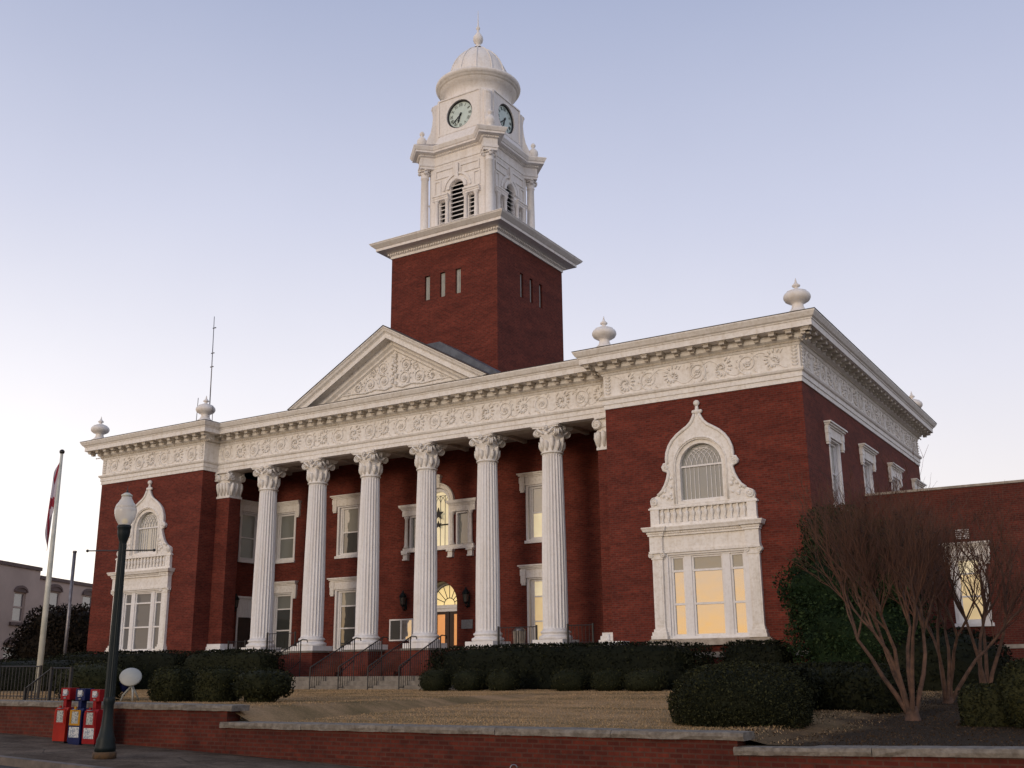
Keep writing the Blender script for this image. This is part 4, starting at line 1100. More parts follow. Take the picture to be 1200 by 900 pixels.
mb.build('vent','white_frame',t)
# ================================================================ PALE BUILDING FAR LEFT
az=R(27); ux=Vector((-math.sin(az),math.cos(az),0)); nx=Vector((math.cos(az),math.sin(az),0))
O=Vector((-40.0,8.2,0))  # adjusted below
def ray(u,v):
    y,p,r=R(31.702),R(15.157),R(-.56); f=Vector((-math.sin(y)*math.cos(p),math.cos(y)*math.cos(p),math.sin(p))); ri=Vector((math.cos(y),math.sin(y),0)); up_=ri.cross(f)
    r2=ri*math.cos(r)+up_*math.sin(r); u2=up_*math.cos(r)-ri*math.sin(r); return f+r2*((u-600)/1235.69)-u2*((v-450)/1235.69)
E_=Vector(EYE)
O=E_+ray(0,790)*62; O.z=0
def wallhit(u,v):
    d=ray(u,v); tt=(O-E_).dot(nx)/d.dot(nx); p=E_+d*tt; return (p-O).dot(ux),p.z
s48,z48=wallhit(48,668); s0,z0_=wallhit(0,661); s107,z107=wallhit(109,681)
t=thing('pale_building',(O.x,O.y,-2.0),'pale two storey stucco building with arched windows beyond the left lawn','building')
fr=lambda u,v,n:(O.x+ux.x*u+nx.x*n,O.y+ux.y*u+nx.y*n,v)
wins=[]
for (ua,ub,va,vb) in ((17.5,29.5,693,729),(58,64,692,730),(98,110,697,735)):
    a,za=wallhit(ua,va); b,_=wallhit(ub,va); _,zb_=wallhit(ua,vb); wins.append((a,max(b,a+1.3) if ub<60 else a+1.5,zb_,za))
a,za=wallhit(5,756); b,_=wallhit(21,756); _,zb2=wallhit(5,772); wins.append((a,b,zb2,za))
zt_=z0_; loops=[rect(-14,s48,-2.5,zt_)]
mb=MB(); mb.plate(fr,[rect(-14,s48,-2.5,z0_)]+[rect(a,b,c,d) for a,b,c,d in wins if b<s48],0,-.4)
mb.plate(fr,[rect(s48+.01,s48+26,-2.5,z48-.55)]+[rect(a,b,c,d) for a,b,c,d in wins if a>s48],-.06,-.4)
mb.fbox(fr,-14,s48,-2.5,z0_-.4,-10,-10.4); mb.fbox(fr,s48+25.6,s48+26,-2.5,z48-.6,-.41,-10); mb.fbox(fr,-14,s48+25,z48-1.2,z48-1.0,-.41,-10)
mb.build('wall','pale_wall',t)
mb=MB(); mb.fbox(fr,-14.05,s48+.05,z0_+.003,z0_+.22,.08,-.45); mb.fbox(fr,s48+.06,s48+26.05,z48-.547,z48-.33,.03,-.45); mb.build('roof_coping','pale_trim',t)
for a,b,c,d in wins:
    w=(b-a)/2; cu=(a+b)/2
    mb=MB(); arc=[(w*1.05*math.cos(PI*i/10),w*.38*math.sin(PI*i/10)) for i in range(11)]; arc2=[(w*1.2*math.cos(PI*i/10),w*.62*math.sin(PI*i/10)) for i in range(11)]
    mb.plate(fr,[[(cu+x,d+y) for x,y in arc2]+[(cu+x,d+y) for x,y in reversed(arc)]],.08,-.03); mb.plate(fr,[[(cu+x,d+y) for x,y in arc]],.03,-.02); mb.fbox(fr,a-.25,b+.25,c-.2,c-.003,.12,-.1)
    wo=mb.build('window','pale_trim',t)
    mb=MB(); mb.fbox(fr,a,b,c,d,-.14,-.18); mb.build('pane','glass_far',wo); mb=MB(); mb.plate(fr,[rect(a,b,c,d),rect(a+.1,b-.1,c+.1,d-.1)],-.08,-.139); mb.fbox(fr,a,b,(c+d)/2-.05,(c+d)/2+.05,-.08,-.139); mb.build('sash','pale_wall',wo)
# post in front of it
p=E_+ray(78,745)*52; pt=E_+ray(83,645)*52
mb=MB(); mb.smooth=True; mb.tube([(p.x,p.y,-2),(p.x,p.y,pt.z)],.085,8); mb.tube([(p.x,p.y,pt.z),(p.x,p.y,pt.z+.1)],.10,8)
tag(mb.build('flue_pipe','steel',loc=(p.x,p.y,-2)),'plain grey metal pipe standing in front of the pale building roofline','pipe')
# ================================================================ RETAINING WALL
t=thing('retaining_wall',(12,WALLY,-2.4),'stepped red brick retaining wall with rough granite coping along the sidewalk','retaining wall')
segs=[(-34,11.78,lambda x:-1.455-.006*(x-7)),(11.46,22.27,lambda x:-1.79+.002*(x-16)),(22.10,36,lambda x:-1.98+.022*(x-22.1))]
for i,(a,b,zf) in enumerate(segs):
    mb=MB(); a2=a if i!=1 else 11.60; a2=a if i==0 else (11.6 if i==1 else 22.15); b2=(11.595,22.145,36)[i]
    mb.add([(x,y,z) for x,(zz) in ((a2,zf(a2)-.11),(b2,zf(b2)-.11)) for (y,z) in ((WALLY,-3.6),(WALLY+.35,-3.6),(WALLY+.35,zz),(WALLY,zz))],[(0,1,2,3),(4,7,6,5),(0,3,7,4),(3,2,6,7),(1,5,6,2),(0,4,5,1)])
    w=mb.build('brick_face','brick_low',t)
    mb=MB(); n=max(1,round((b-a)/2.0))
    for k in range(n):
        xa=a+(b-a)*k/n+.004; xb=a+(b-a)*(k+1)/n-.004; h=.115
        y0,y1=WALLY-.06,WALLY+.42
        m_=8; rows=[]
        # rough-faced slab
        vs=[];fs=[]
        for q in range(m_+1):
            x=xa+(xb-xa)*q/m_; z=zf(x); j=lambda s=.012:(rnd.random()-.5)*2*s
            vs+=[(x,y0+j(),z-h+j(.006)),(x,y0-.012+j(),z-h/2),(x,y0+j(),z-.01+j(.006)),(x,y0+.03,z+j(.004)),(x,y1,z+j(.004)),(x,y1,z-h)]
        for q in range(m_):
            for r_ in range(6): fs.append((q*6+r_,(q+1)*6+r_,(q+1)*6+(r_+1)%6,q*6+(r_+1)%6))
        fs+= [tuple(range(6)),tuple(m_*6+r_ for r_ in reversed(range(6)))]
        mb.add(vs,fs)
    mb.build('coping','coping',t)
# ================================================================ STREET LAMP
LX,LY=10.68,-21.9; LZ=zstreet(LX)
LQ=lambda P_:[(r*.64,(z if z<3.9 else 3.87+(z-3.92)*.735)) for r,z in P_]
t=thing('street_lamp',(LX,LY,LZ),'dark green cast iron street lamp with a frosted acorn globe by the newspaper boxes','street lamp')
mb=MB(); mb.smooth=True; mb.lathe(LQ([(.33,0),(.33,.10),(.31,.12)]),20,(LX,LY,LZ)); mb.build('foot','lampfoot',t)
mb=MB(); mb.smooth=True; mb.lathe(LQ([(.29,.12),(.30,.20),(.26,.28),(.27,.32),(.22,.40),(.165,.58),(.145,.80),(.14,.95),(.165,1.0),(.165,1.06),(.13,1.12)]),20,(LX,LY,LZ))
mb.build('base','lampgreen',t)
mb=MB()
S=32;zs=[1.08,1.6,2.6,3.5,3.95]; vs=[]
for z in zs:
    for i in range(S):
        a=2*PI*i/S; r=(.098-.009*(z-1.1))*(1 if i%2 else .90); vs.append((LX+r*math.cos(a),LY+r*math.sin(a),LZ+z))
mb.add(vs,[(k*S+i,k*S+(i+1)%S,(k+1)*S+(i+1)%S,(k+1)*S+i) for k in range(len(zs)-1) for i in range(S)])
mb.smooth=True; mb.lathe(LQ([(.09,2.55),(.12,2.58),(.12,2.64),(.09,2.68)]),16,(LX,LY,LZ)); mb.build('post','lampgreen',t)
mb=MB(); mb.smooth=True; mb.lathe(LQ([(.08,3.92),(.10,3.96),(.10,4.02),(.13,4.12),(.17,4.22),(.19,4.34),(.19,4.42),(.205,4.44),(.205,4.50),(.17,4.52)]),20,(LX,LY,LZ)); mb.build('fitter','lampgreen',t)
mb=MB(); mb.smooth=True; mb.lathe(LQ([(.16,4.50),(.20,4.56),(.28,4.68),(.315,4.80),(.325,4.90),(.32,4.955),(.30,4.965),(.315,4.98),(.28,5.06),(.21,5.14),(.20,5.17),(.16,5.22),(.15,5.27)]),28,(LX,LY,LZ),cap=False); gl=mb.build('globe','globe',t)
mb=MB(); mb.smooth=True; mb.lathe(LQ([(.13,5.27),(.165,5.29),(.165,5.32),(.10,5.36),(.07,5.38)]),16,(LX,LY,LZ)); mb.build('cap','pole',gl)
mb=MB(); mb.smooth=True; mb.lathe(LQ([(.03,5.38),(.035,5.42),(.012,5.46),(.008,5.58)]),8,(LX,LY,LZ)); mb.build('finial','iron',gl)
mb=MB(); mb.smooth=True; mb.sphere((LX,LY,LZ+4.40),.05,10,6); mb.build('bulb_socket','glow_fan',gl)
mb=MB(); mb.smooth=True; za=LZ+3.84; mb.tube([(LX-.92,LY-.10,za+.02),(LX+.80,LY+.10,za-.06)],.014,6)
for x,y,z in ((LX-.92,LY-.10,za+.02),(LX+.80,LY+.10,za-.06)): mb.sphere((x,y,z),.03,8,6)
mb.build('banner_arm','iron',t)
# ring topped post at kerb
p=E_+ray(602,899)*16.0
t=thing('ring_post',(p.x,p.y,zstreet(p.x)-.14),'thin grey metal post topped with a ring in front of the retaining wall','post')
mb=MB(); mb.smooth=True; mb.tube([(p.x,p.y,zstreet(p.x)-.14),(p.x,p.y,p.z-.06)],.02,8); mb.build('post','steel',t)
mb=MB(); mb.smooth=True; mb.tube([(p.x+.055*math.cos(2*PI*i/20)*.85,p.y+.055*math.cos(2*PI*i/20)*.5,p.z-.02+.055*math.sin(2*PI*i/20)) for i in range(21)],.010,6); mb.build('ring','steel',t)
# ================================================================ NEWSPAPER BOXES
def news_box(x,m_body,m_head,m_door,card,label,wid=.40,m_side=None):
    y=-20.38; z=zstreet(x)
    t=thing('newspaper_box',(x,y,z),label,'newspaper box','newspaper vending boxes on the sidewalk')
    t.scale=(1,.74,1); h=wid/2
    mb=MB(); mb.plate(frameX(x,y,z),[[(-.24,.04),(-.24,.64),(-.17,.72),(.24,.72),(.24,.04)]],h,-h); b=mb.build('cabinet',m_body,t)
    mb=MB(); mb.box(x-h+.02,x+h-.02,y-.22,y+.22,z,z+.045); mb.build('plinth','blue' if m_body=='blue' else 'black',t)
    mb=MB(); mb.box(x-h+.06,x+h-.04,y-.15,y+.15,z+.88,z+1.12); mb.box(x-.05,x+.05,y-.13,y+.05,z+.72,z+.879); hd=mb.build('coin_box',m_head,t)
    mb=MB(); mb.box(x-.07,x+.07,y-.16,y-.151,z+.96,z+1.09); mb.build('price_card','card',hd)
    mb=MB(); f=frameY(x,y-.24,z); mb.plate(f,[rect(-h+.03,h-.03,.38,.69),rect(-h+.09,h-.09,.42,.66)],.015,.0); mb.fbox(f,-.03,.03,.69,.76,.03,.0); dr=mb.build('door',m_door,t)
    mb=MB(); f2=frameY(x,y-.15,z); mb.fbox(f2,.085,.115,.98,1.06,.012,0); mb.fbox(f2,-.02,.05,.90,.93,.02,0); mb.build('coin_slot','steel',hd)
    mb=MB(); mb.tube([(x-.07,y-.255,z+.705),(x-.06,y-.29,z+.70),(x+.06,y-.29,z+.70),(x+.07,y-.255,z+.705)],.008,5); mb.build('handle','steel',dr)
    mb=MB(); mb.fbox(f,-h+.09,h-.09,.42,.66,.006,.002); mb.build('newspaper','paper',dr)
    if card:
        mb=MB(); mb.fbox(f,-h+.04,h-.04,.14,.35,.008,.0); mb.build('poster','card' if card==1 else 'paper',t)
    return t
news_box(7.42,'orange','red','orange',0,'orange-red newspaper box, leftmost of three')
news_box(7.92,'blue','blue','yellow',1,'blue newspaper box with a yellow door frame and white poster')
t_=news_box(8.40,'red','red','red',1,'crimson newspaper box nearest the street lamp, with a pale poster')
# ================================================================ FLAGPOLE
FX,FY=-8.75,-10.0; fb=E_+ray(45,806)*1; 
d=ray(44,806); tt=(FY-E_.y)/d.y; FX=(E_+d*tt).x; d=ray(66,533); tt=(FY-E_.y)/d.y; FT=(E_+d*tt).z
zfl=zlawn(FX,FY)
t=thing('flagpole',(FX,FY,zfl),'tall pale metal flagpole with a dark ball on the lawn at the left','flagpole')
mb=MB(); mb.smooth=True; mb.tube([(FX,FY,zfl-.1),(FX,FY,zfl+4),(FX,FY,FT)],[.115,.10,.055],12); mb.build('pole','pole',t)
mb=MB(); mb.smooth=True; mb.sphere((FX,FY,FT+.08),.10,12,8); mb.build('ball','iron',t)
# limp flag
mb=MB(); mb.smooth=True; nu,nv=40,30; vs=[];uv=[]
Ld=3.2
for j in range(nv+1):
    for i in range(nu+1):
        u=i/nu; v=j/nv
        drop=1.55*u*(1.0)        # free edge sags down
        zz=FT-.35-(1-v)*1.75-drop+.15*math.sin(u*5)
        sw=.30*u**.7*(.55+.45*(1-v))
        xx=FX-.05-sw*1.1+.04*math.sin(u*9+v*2); yy=FY-.08+.12*math.sin(u*8+1.5*v)*(.3+.7*u)
        vs.append((xx,yy,zz)); uv.append((u,v))
mb.add(vs,[(j*(nu+1)+i,j*(nu+1)+i+1,(j+1)*(nu+1)+i+1,(j+1)*(nu+1)+i) for j in range(nv) for i in range(nu)])
fo=mb.build('flag','flag',loc=(FX,FY,FT),recalc=False); ul=fo.data.uv_layers.new(name='UVMap')
for l in fo.data.loops: ul.data[l.index].uv=uv[l.vertex_index]
so=fo.modifiers.new('thick','SOLIDIFY'); so.thickness=.012
tag(fo,'limp white flag with a dark red diagonal cross hanging on the flagpole','flag')
# ================================================================ IRON FENCE & HANDRAIL (left)
def bar_fence(name,pts,label,cat,zb_):
    t=thing(name,(pts[0][0],pts[0][1],pts[0][2]-.85),label,cat)
    mb=MB(); mb.tube(pts,.02,6); mb.tube([(a,b,zb_(a)+.08) for a,b,c in pts],.014,6); mb.build('rail','iron',t)
    mb=MB(); tot=0
    for k in range(len(pts)-1):
        a=Vector(pts[k]);b=Vector(pts[k+1]);n=max(1,int((b-a).length/.15))
        for i in range(n+1): q=a.lerp(b,i/n); mb.tube([(q.x,q.y,zb_(q.x)),(q.x,q.y,q.z)],.012,5)
    mb.build('balusters','iron',t)
    for q in pts: mb=MB(); mb.box(q[0]-.03,q[0]+.03,q[1]-.03,q[1]+.03,zb_(q[0]),q[2]+.03); mb.build('post','iron',t)
def at(u,v,Y): d=ray(u,v); q=E_+d*((Y-E_.y)/d.y); return (q.x,q.y,q.z)
a=at(0,781,-16.5); b=at(48,781,-16.5)
bar_fence('iron_fence',[(a[0]-12,-16.5,a[2]),a,b],'level black iron fence on the lawn behind the left end of the wall','fence',lambda x:-1.52)
c=at(30,807,-19.1); d_=at(61,783,-19.1); e=at(84,783,-19.1)
bar_fence('iron_handrail',[c,d_,e],'black iron handrail sloping up to the left of the newspaper boxes','handrail',lambda x:-1.50)
# ================================================================ DISH
c=Vector(at(153,793,-17.6))
t=thing('dish',(c.x,c.y,zlawn(c.x,c.y)),'white oval dish on a curved pale stand behind the retaining wall','dish')
mb=MB(); mb.smooth=True; n_=14
ax=Vector((.55,-.62,.55)).normalized(); w=ax.cross(Vector((0,0,1))).normalized(); v_=w.cross(ax); w,v_=w*.88+v_*.47,v_*.88-w*.47
vs=[];k_=28
for side in (0,1):
    for j in range(n_+1):
        r=j/n_
        for i in range(k_):
            a=2*PI*i/k_; dp=.10*(1-r*r)-(0 if side==0 else .03)
            vs.append(c+w*(.27*r*math.cos(a))+v_*(.25*r*math.sin(a))+ax*dp)
fs=[]
m0=(n_+1)*k_
for side in (0,1):
    for j in range(n_):
        for i in range(k_): fs.append((side*m0+j*k_+i,side*m0+j*k_+(i+1)%k_,side*m0+(j+1)*k_+(i+1)%k_,side*m0+(j+1)*k_+i))
for i in range(k_): fs.append((n_*k_+i,n_*k_+(i+1)%k_,m0+n_*k_+(i+1)%k_,m0+n_*k_+i))
mb.add(vs,fs); mb.build('reflector','blind',t)
mb=MB(); mb.smooth=True; z=zlawn(c.x,c.y)
mb.tube([(c.x-.1,c.y+.1,c.z-.1),(c.x,c.y+.08,c.z-.3),(c.x+.12,c.y,z+.25),(c.x+.14,c.y,z)],[.025,.03,.025,.02],8); mb.tube([(c.x-.1,c.y+.1,c.z-.25),(c.x-.28,c.y+.05,z+.15),(c.x-.3,c.y,z)],[.025,.025,.02],8); mb.tube([(c.x-.12,c.y+.16,c.z-.2),(c.x-.1,c.y+.4,z)],[.025,.02],8)
mb.build('stand','blind',t)
mb=MB(); mb.smooth=True; mb.sphere((c.x-.33,c.y+.12,c.z-.12),.2,12,8,(.7,.7,1.3)); mb.build('receiver','blue',t)
# ================================================================ VEGETATION
def shell_pts(n,c,r,e=2.0,low=-1.0,bumpy=.12,thick=.12,fs=1.6,flat=None):
    """random points near the surface of a superellipsoid"""
    d=nr.normal(size=(n*2,3)); d/=np.linalg.norm(d,axis=1)[:,None]; d=d[d[:,2]>low][:n]
    k=(np.abs(d)**e).sum(1)**(-1/e); q=d*k[:,None]
    rr=1-thick*nr.random(len(q))**1.5+np.where(nr.random(len(q))<.06,nr.random(len(q))*.07,0)
    out=[]
    for p,s in zip(q,rr):
        w=Vector((p[0]*r[0]*fs,p[1]*r[1]*fs,p[2]*r[2]*fs))+Vector(c)
        m=s+bumpy*noise.noise(w)+bumpy*.5*noise.noise(w*2.7)
        out.append((c[0]+p[0]*r[0]*m,c[1]+p[1]*r[1]*m,c[2]+p[2]*r[2]*m))
    return np.array(out)
def core_mb(mb,c,r,e,bumpy,fs,sc_=.88,seg=28,rings=18):
    vs=[]
    for k in range(rings+1):
        th=PI*k/rings
        for i in range(seg):
            ph=2*PI*i/seg; d=Vector((math.sin(th)*math.cos(ph),math.sin(th)*math.sin(ph),math.cos(th)))
            kk=(abs(d.x)**e+abs(d.y)**e+abs(d.z)**e)**(-1/e); q=d*kk
            w=Vector((q.x*r[0]*fs,q.y*r[1]*fs,q.z*r[2]*fs))+Vector(c); m=sc_+bumpy*noise.noise(w)
            vs.append((c[0]+q.x*r[0]*m,c[1]+q.y*r[1]*m,c[2]+q.z*r[2]*m))
    mb.add(vs,[(k*seg+i,k*seg+(i+1)%seg,(k+1)*seg+(i+1)%seg,(k+1)*seg+i) for k in range(rings) for i in range(seg)])
def foliage_obj(name,blobs,n,size,m,parent=None,core=True,thick=.12):
    """blobs: list of (centre,radii,exponent,bumpy,freq)"""
    vols=[(b[1][0]*b[1][1]+b[1][1]*b[1][2]+b[1][0]*b[1][2]) for b in blobs]; tot=sum(vols)
    pts=np.concatenate([shell_pts(int(n*v/tot),b[0],b[1],b[2],-1,b[3],thick,b[4]) for b,v in zip(blobs,vols)])
    base_=Vector((blobs[0][0][0],blobs[0][0][1],min(b[0][2]-b[1][2] for b in blobs)))
    off=base_ if parent is None else parent.location
    me=leafmesh(name,pts,0,size,m,loc=tuple(off))
    o=bpy.data.objects.new(name,me); link(o,parent)
    if parent is None: o.location=base_
    if core:
        bm=bmesh.new(); bm.from_mesh(me); mb=MB()
        for b in blobs: core_mb(mb,b[0],b[1],b[2],b[3],b[4],.88 if parent is None else .74)
        vv=[bm.verts.new((x-off[0],y-off[1],z-off[2])) for x,y,z in mb.v]
        for f_ in mb.f:
            try: bm.faces.new([vv[i] for i in f_])
            except ValueError: pass
        bm.to_mesh(me); bm.free()
    return o
def hedge_row(xa,xb,ya,yb,z0,z1,n,label,m='hedge',name='hedge',size=.05,e=5,bumpy=.05):
    c=((xa+xb)/2,(ya+yb)/2,(z0+z1)/2); L=(xb-xa)/2; blobs=[]
    o=foliage_obj(name,[(c,(L,(yb-ya)/2,(z1-z0)/2),e,bumpy,1.2)],n,size,m)
    return tag(o,label,'hedge')
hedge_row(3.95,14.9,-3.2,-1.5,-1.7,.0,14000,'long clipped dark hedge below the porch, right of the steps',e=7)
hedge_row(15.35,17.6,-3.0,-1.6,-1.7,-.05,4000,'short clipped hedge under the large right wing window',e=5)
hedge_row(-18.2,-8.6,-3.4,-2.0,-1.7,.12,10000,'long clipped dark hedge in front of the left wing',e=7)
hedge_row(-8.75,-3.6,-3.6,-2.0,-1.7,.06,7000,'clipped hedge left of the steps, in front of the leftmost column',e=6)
tag(foliage_obj('hedge',[((-14.5,-6.0,-.95),(4.4,1.4,.75),4,.08,1.2)],6000,.05,'hedge'),'lower rounded hedge in front of the left wing hedge','hedge')
def ball(u,v,Y,ru,rv,label,n=2200,m='hedge2',e=2.6,size=.03,depth=None,bumpy=.06):
    c=at(u,v,Y); dist=(Vector(c)-E_).length*.97; r=ru*dist/1236; rz=rv*dist/1236
    o=foliage_obj('shrub',[(c,(r,depth or r,rz),e,bumpy,2.0)],n,size,m); return tag(o,label,'shrub','clipped evergreen shrubs on the lawn')
L_=['first','second','third','fourth','fifth','sixth']
for i,(u,ru) in enumerate(((511,19),(550,20),(590,19),(668,22),(713,20),(756,25))):
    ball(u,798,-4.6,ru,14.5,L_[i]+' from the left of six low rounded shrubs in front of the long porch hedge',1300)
ball(203,805,-17.3,24,22,'rounded shrub behind the retaining wall, leftmost of the three near its step',3500)
ball(255,806,-17.3,24,23,'boxy clipped shrub behind the wall coping, middle of the three near its step',3500,e=3.4)
c=at(308,806,-17.3)
o=foliage_obj('shrub',[((c[0],c[1],c[2]+.08),(.62,.6,.33),3,.08,2.),((c[0]-.05,c[1],c[2]-.2),(.36,.36,.32),2.2,.08,2.),((c[0],c[1],c[2]-.45),(.2,.2,.25),2,.05,2.),((c[0]+.38,c[1]-.1,c[2]+.05),(.36,.3,.26),2.2,.1,2.)],3500,.035,'hedge2')
tag(o,'flaring clipped shrub on a narrow stem, right of the wall step','shrub','clipped evergreen shrubs on the lawn')
ball(108,800,-17.8,38,22,'low domed shrub behind the newspaper boxes',3500)
ball(868,826,-16.9,78,47,'very large domed shrub by the end of the granite coping',24000,'hedge2',2.3,.024,bumpy=.035)
ball(905,806,-13.5,50,26,'rounded hedge mass behind the very large domed shrub',6000,'hedge',2.6,.045)
ball(985,812,-11.5,78,32,'wide clipped dark shrub behind the multi-stemmed bare tree',9000,'hedge',3.2,.045)
ball(1100,790,-2.0,75,48,'dark hedge mass below the annex window',7000,'hedge',3.0,.05)
ball(1158,832,-14.8,27,26,'small boxy clipped shrub right of the bare trees',3500,'hedge2',4)
ball(1213,815,-15.2,36,38,'round light green shrub cut off by the right edge',4500,'hedge2',2.2)
# laurel tree
t=thing('evergreen_tree',(19.8,-2.2,-1.6),'big dark evergreen tree hiding the right corner of the courthouse','tree')
mb=MB(); mb.smooth=True; mb.tube([(19.8,-2.2,-1.7),(19.9,-2.2,.5),(19.8,-2.2,3)],[.18,.13,.05],8)
for k in range(7):
    a=k*.9; z=-.6+k*.5; mb.tube([(19.85,-2.2,z),(19.85+1.2*math.cos(a),-2.2+1.0*math.sin(a),z+.6)],[.06,.02],5)
mb.build('trunk','trunk',t)
bl=[((20.7,-2.2,2.3),(1.2,1.0,1.2),2,.28,1.2),((19.75,-2.2,-.1),(2.25,1.9,1.7),2.3,.22,.9),((19.3,-2.2,1.5),(1.95,1.6,1.5),2.1,.25,1.0),((19.25,-2.2,2.9),(1.2,1.1,1.3),2,.28,1.2),((18.6,-2.2,.9),(1.0,1.0,1.1),2,.25,1.3),((20.9,-2.2,1.6),(1.0,1.0,1.3),2,.25,1.3)]
foliage_obj('crown',bl,42000,.055,'laurel',parent=t,thick=.3)
# dark red shrub tree at left
c=Vector((-24.0,2.0,0))
t=thing('dark_tree',(-24,2,-1.6),'dark bushy tree with brownish leaves between the flagpole and the left wing','tree')
mb=MB(); mb.smooth=True
for k in range(5):
    a=k*1.25; mb.tube([(-24,2,-1.7),(-24+.8*math.cos(a),2+.8*math.sin(a),.4),(-24+1.9*math.cos(a),2+1.6*math.sin(a),1.9)],[.14,.09,.03],6)
mb.build('trunk','trunk',t)
bl=[((-24.0,2,.3),(3.3,2.6,2.0),2.2,.25,.7),((-24.3,2,1.5),(2.3,2.0,1.3),2,.3,.9),((-22.3,2,1.2),(2.2,1.8,1.5),2,.28,.9),((-26,2,0),(1.5,1.5,1.4),2,.25,.9)]
foliage_obj('crown',bl,24000,.085,'redleaf',parent=t,thick=.35)
# crape myrtles
def myrtle(base,trunks,H_,spread,label,seed,nsub=4,seeds=120,dirbias=(0,0)):
    rn=random.Random(seed); t=thing('bare_tree',base,label,'tree','bare multi-stemmed trees by the annex')
    tb=MB(); tb.smooth=True; tw=MB(); tw.smooth=False; tips=[]
    def grow(p,d,L,r,lev):
        pts=[p];q=p.copy();dd=d.copy(); n=4 if lev<3 else 3
        for i in range(n):
            dd=(dd+Vector((rn.gauss(0,.15),rn.gauss(0,.15),rn.gauss(0,.05)+.05))).normalized(); q=q+dd*(L/n); pts.append(q.copy())
        (tb if lev<2 else tw).tube(pts,[r*(1-.45*i/n) for i in range(n+1)],7 if lev<1 else (5 if lev<2 else 3),caps=False)
        if lev>=nsub: tips.append((q,dd)); return
        k={0:3,1:4,2:4,3:4}.get(lev,3)
        for j in range(k):
            at_=pts[-1] if j<2 else pts[rn.randint(1,n-1)] if lev>0 else pts[-1]
            an=rn.random()*2*PI; sp=.36+.22*rn.random()
            side=Vector((math.cos(an),math.sin(an),0)); nd=(dd+side*sp*(1. if lev else .85)+Vector((0,0,.26))).normalized()
            grow(at_.copy(),nd,L*(.72 if lev else .62)*(.8+.4*rn.random()),r*.52,lev+1)
    b=Vector(base)
    for (a,tilt,L) in trunks:
        d=Vector((math.cos(a)*math.sin(tilt),math.sin(a)*math.sin(tilt),math.cos(tilt)))
        p1=b+Vector((math.cos(a)*.06,math.sin(a)*.06,.12))
        grow(p1,d,L,.052,0)
    tb.lathe([(.20,-.08),(.15,.04),(.12,.16),(.10,.28)],8,tuple(b))
    tb.build('trunk','bark',t)
    for q,d in tips[:]:
        for _ in range(2):
            dd=(d+Vector((rn.gauss(0,.35),rn.gauss(0,.35),.15))).normalized(); tw.tube([q,q+dd*.18,q+dd*.4*rn.random()+dd*.15],[.004,.003,.0015],3,caps=False)
    sd_=[]
    for q,d in rn.sample(tips,min(seeds,len(tips))):
        for _ in range(9): sd_.append(tuple(q+d*.1+Vector((rn.gauss(0,.04),rn.gauss(0,.04),rn.gauss(0,.05)))))
    tw.build('twigs','twig',t,recalc=False)
    if sd_:
        o=bpy.data.objects.new('seed_heads',leafmesh('seed_heads',sd_,0,.022,'seed',loc=base)); link(o,t)
    return t
def ground_at(u,v,z): d=ray(u,v); q=E_+d*((z-E_.z)/d.z); return (q.x,q.y,z)
b1=ground_at(1070,846,-1.86)
# view-left is roughly (-.85,-.53), view-right (+.85,+.53)
vl=math.atan2(-.525,-.851); vr=vl+PI
myrtle(b1,[(vl,.40,1.6),(vl+.5,.20,1.6),(vr+.9,.10,1.65),(vr,.22,1.55),(vl-1.2,.16,1.5),(vl+1.3,.24,1.5),(vl+.1,.10,1.6)],4,2,'largest bare multi-stemmed tree, leftmost of the three by the annex',11)
b2=ground_at(1112,832,-1.80)
myrtle(b2,[(vl,.26,1.6),(vl+.9,.13,1.6),(vr,.08,1.6),(vr+.4,.17,1.5),(vl-.9,.16,1.55)],4,2,'bare multi-stemmed tree in the middle of the three by the annex',23)
b3=at(1158,832,-8.5); b3=(b3[0],b3[1],zlawn(b3[0],b3[1]))
myrtle(b3,[(vl,.12,1.75),(vr,.05,1.8),(vr+.3,.13,1.7),(vl+1.4,.1,1.7)],4,2,'slim bare multi-stemmed tree in front of the annex window, rightmost of the three',31,nsub=3,seeds=60)
# ================================================================ LIGHT
w=bpy.data.worlds.new('World'); sc.world=w; w.use_nodes=True; nt=w.node_tree; bg=nt.nodes['Background']
SUNAZ=math.atan2(-.45,-.89)   # azimuth of sun direction in xy
SUN=Vector((.02,-1,0)).normalized()
tc=N(nt,'ShaderNodeTexCoord'); sx=N(nt,'ShaderNodeSeparateXYZ'); nt.links.new(tc.outputs['Generated'],sx.inputs[0])
rp=N(nt,'ShaderNodeValToRGB'); nt.links.new(sx.outputs[2],rp.inputs['Fac']); cr=rp.color_ramp
cr.elements[0].position=0; cr.elements[0].color=(.93,.87,.80,1); cr.elements[1].position=1; cr.elements[1].color=(.20,.27,.42,1)
for p_,c_ in ((.12,(.83,.79,.79)),(.25,(.71,.71,.80)),(.40,(.54,.57,.72)),(.58,(.36,.41,.58))):
    e_=cr.elements.new(p_); e_.color=(*c_,1)
def lobe(d,power,zk,colr):
    vm=N(nt,'ShaderNodeVectorMath',operation='DOT_PRODUCT'); vm.inputs[1].default_value=d; nt.links.new(tc.outputs['Generated'],vm.inputs[0])
    def m(op,a,b=None):
        n=N(nt,'ShaderNodeMath',operation=op)
        for i,v in enumerate((a,b)):
            if v is None: continue
            if isinstance(v,(int,float)): n.inputs[i].default_value=v
            else: nt.links.new(v,n.inputs[i])
        return n.outputs[0]
    a=m('POWER',m('MAXIMUM',vm.outputs['Value'],0.),power); z=m('EXPONENT',m('MULTIPLY',m('MAXIMUM',sx.outputs[2],0.),-zk)); f_=m('MULTIPLY',a,z)
    v=N(nt,'ShaderNodeVectorMath',operation='SCALE'); v.inputs[0].default_value=colr; nt.links.new(f_,v.inputs['Scale']); return v.outputs[0]
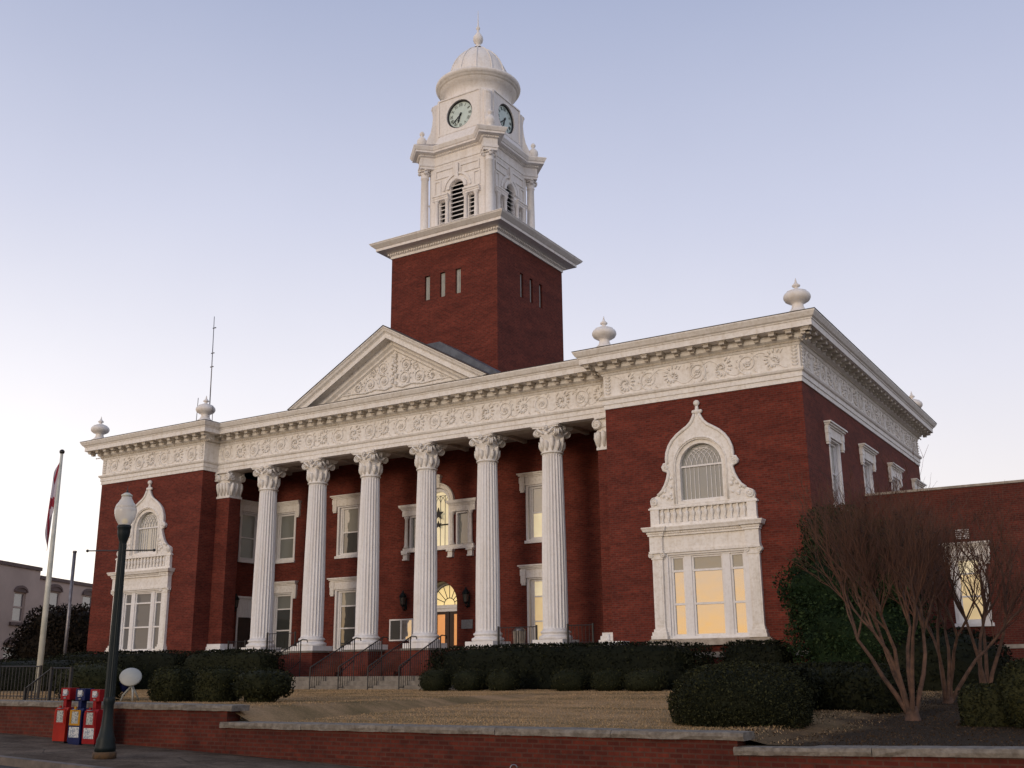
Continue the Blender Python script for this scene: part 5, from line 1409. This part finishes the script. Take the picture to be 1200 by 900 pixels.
def vadd(a,b): n=N(nt,'ShaderNodeVectorMath',operation='ADD'); nt.links.new(a,n.inputs[0]); nt.links.new(b,n.inputs[1]); return n.outputs[0]
def glowf(d,power,zk):
    v_=lobe(d,power,zk,(1,1,1)); sp=N(nt,'ShaderNodeSeparateXYZ'); nt.links.new(v_,sp.inputs[0]); return sp.outputs[0]
tot=vadd(rp.outputs['Color'],lobe((-.97,.24,0),2.,4.5,(.62,.56,.42)))
tot=mix(nt,tot,(1.55,.88,.30),glowf((-.42,-.90,0),4.,6.5))
sky=N(nt,'ShaderNodeTexSky',sky_type='NISHITA',sun_disc=False); sky.sun_elevation=R(8); sky.sun_rotation=math.atan2(SUN.x,SUN.y)%(2*PI); sky.dust_density=2
v=N(nt,'ShaderNodeVectorMath',operation='SCALE'); v.inputs['Scale'].default_value=.004; nt.links.new(sky.outputs[0],v.inputs[0])
tot=vadd(tot,v.outputs[0])
hz,_=noise_mix(nt,(.965,.965,.975),(1.03,1.025,1.02),1.6,6,tc.outputs['Generated'],.3,.7); tot=mix(nt,tot,hz,1.,'MULTIPLY'); nt.links.new(tot,bg.inputs['Color']); bg.inputs['Strength'].default_value=1.0
ld=bpy.data.lights.new('sun','SUN'); ld.energy=.95; ld.angle=R(15); ld.color=(1,.84,.66)
lo=bpy.data.objects.new('sun',ld); link(lo); sd_=Vector((SUN.x*math.cos(R(9)),SUN.y*math.cos(R(9)),math.sin(R(9)))); lo.rotation_euler=sd_.to_track_quat('Z','Y').to_euler()
# ================================================================ CAMERA
cd=bpy.data.cameras.new('camera'); cam=bpy.data.objects.new('camera',cd); link(cam)
cd.sensor_fit='HORIZONTAL'; cd.sensor_width=36; cd.lens=36*1235.69/1200; cd.clip_end=3000; cd.clip_start=.1
y,p,r=R(31.702),R(15.157),R(-.56)
fw=Vector((-math.sin(y)*math.cos(p),math.cos(y)*math.cos(p),math.sin(p))); ri=Vector((math.cos(y),math.sin(y),0)); up_=ri.cross(fw)
r2=ri*math.cos(r)+up_*math.sin(r); u2=up_*math.cos(r)-ri*math.sin(r)
cam.matrix_world=Matrix(((r2.x,u2.x,-fw.x,EYE[0]),(r2.y,u2.y,-fw.y,EYE[1]),(r2.z,u2.z,-fw.z,EYE[2]),(0,0,0,1)))
sc.camera=cam
sc.view_settings.view_transform='Standard'; sc.view_settings.look='None'; sc.view_settings.exposure=.10; sc.view_settings.gamma=1
sc.render.engine='CYCLES'; sc.render.resolution_x=1024; sc.render.resolution_y=768
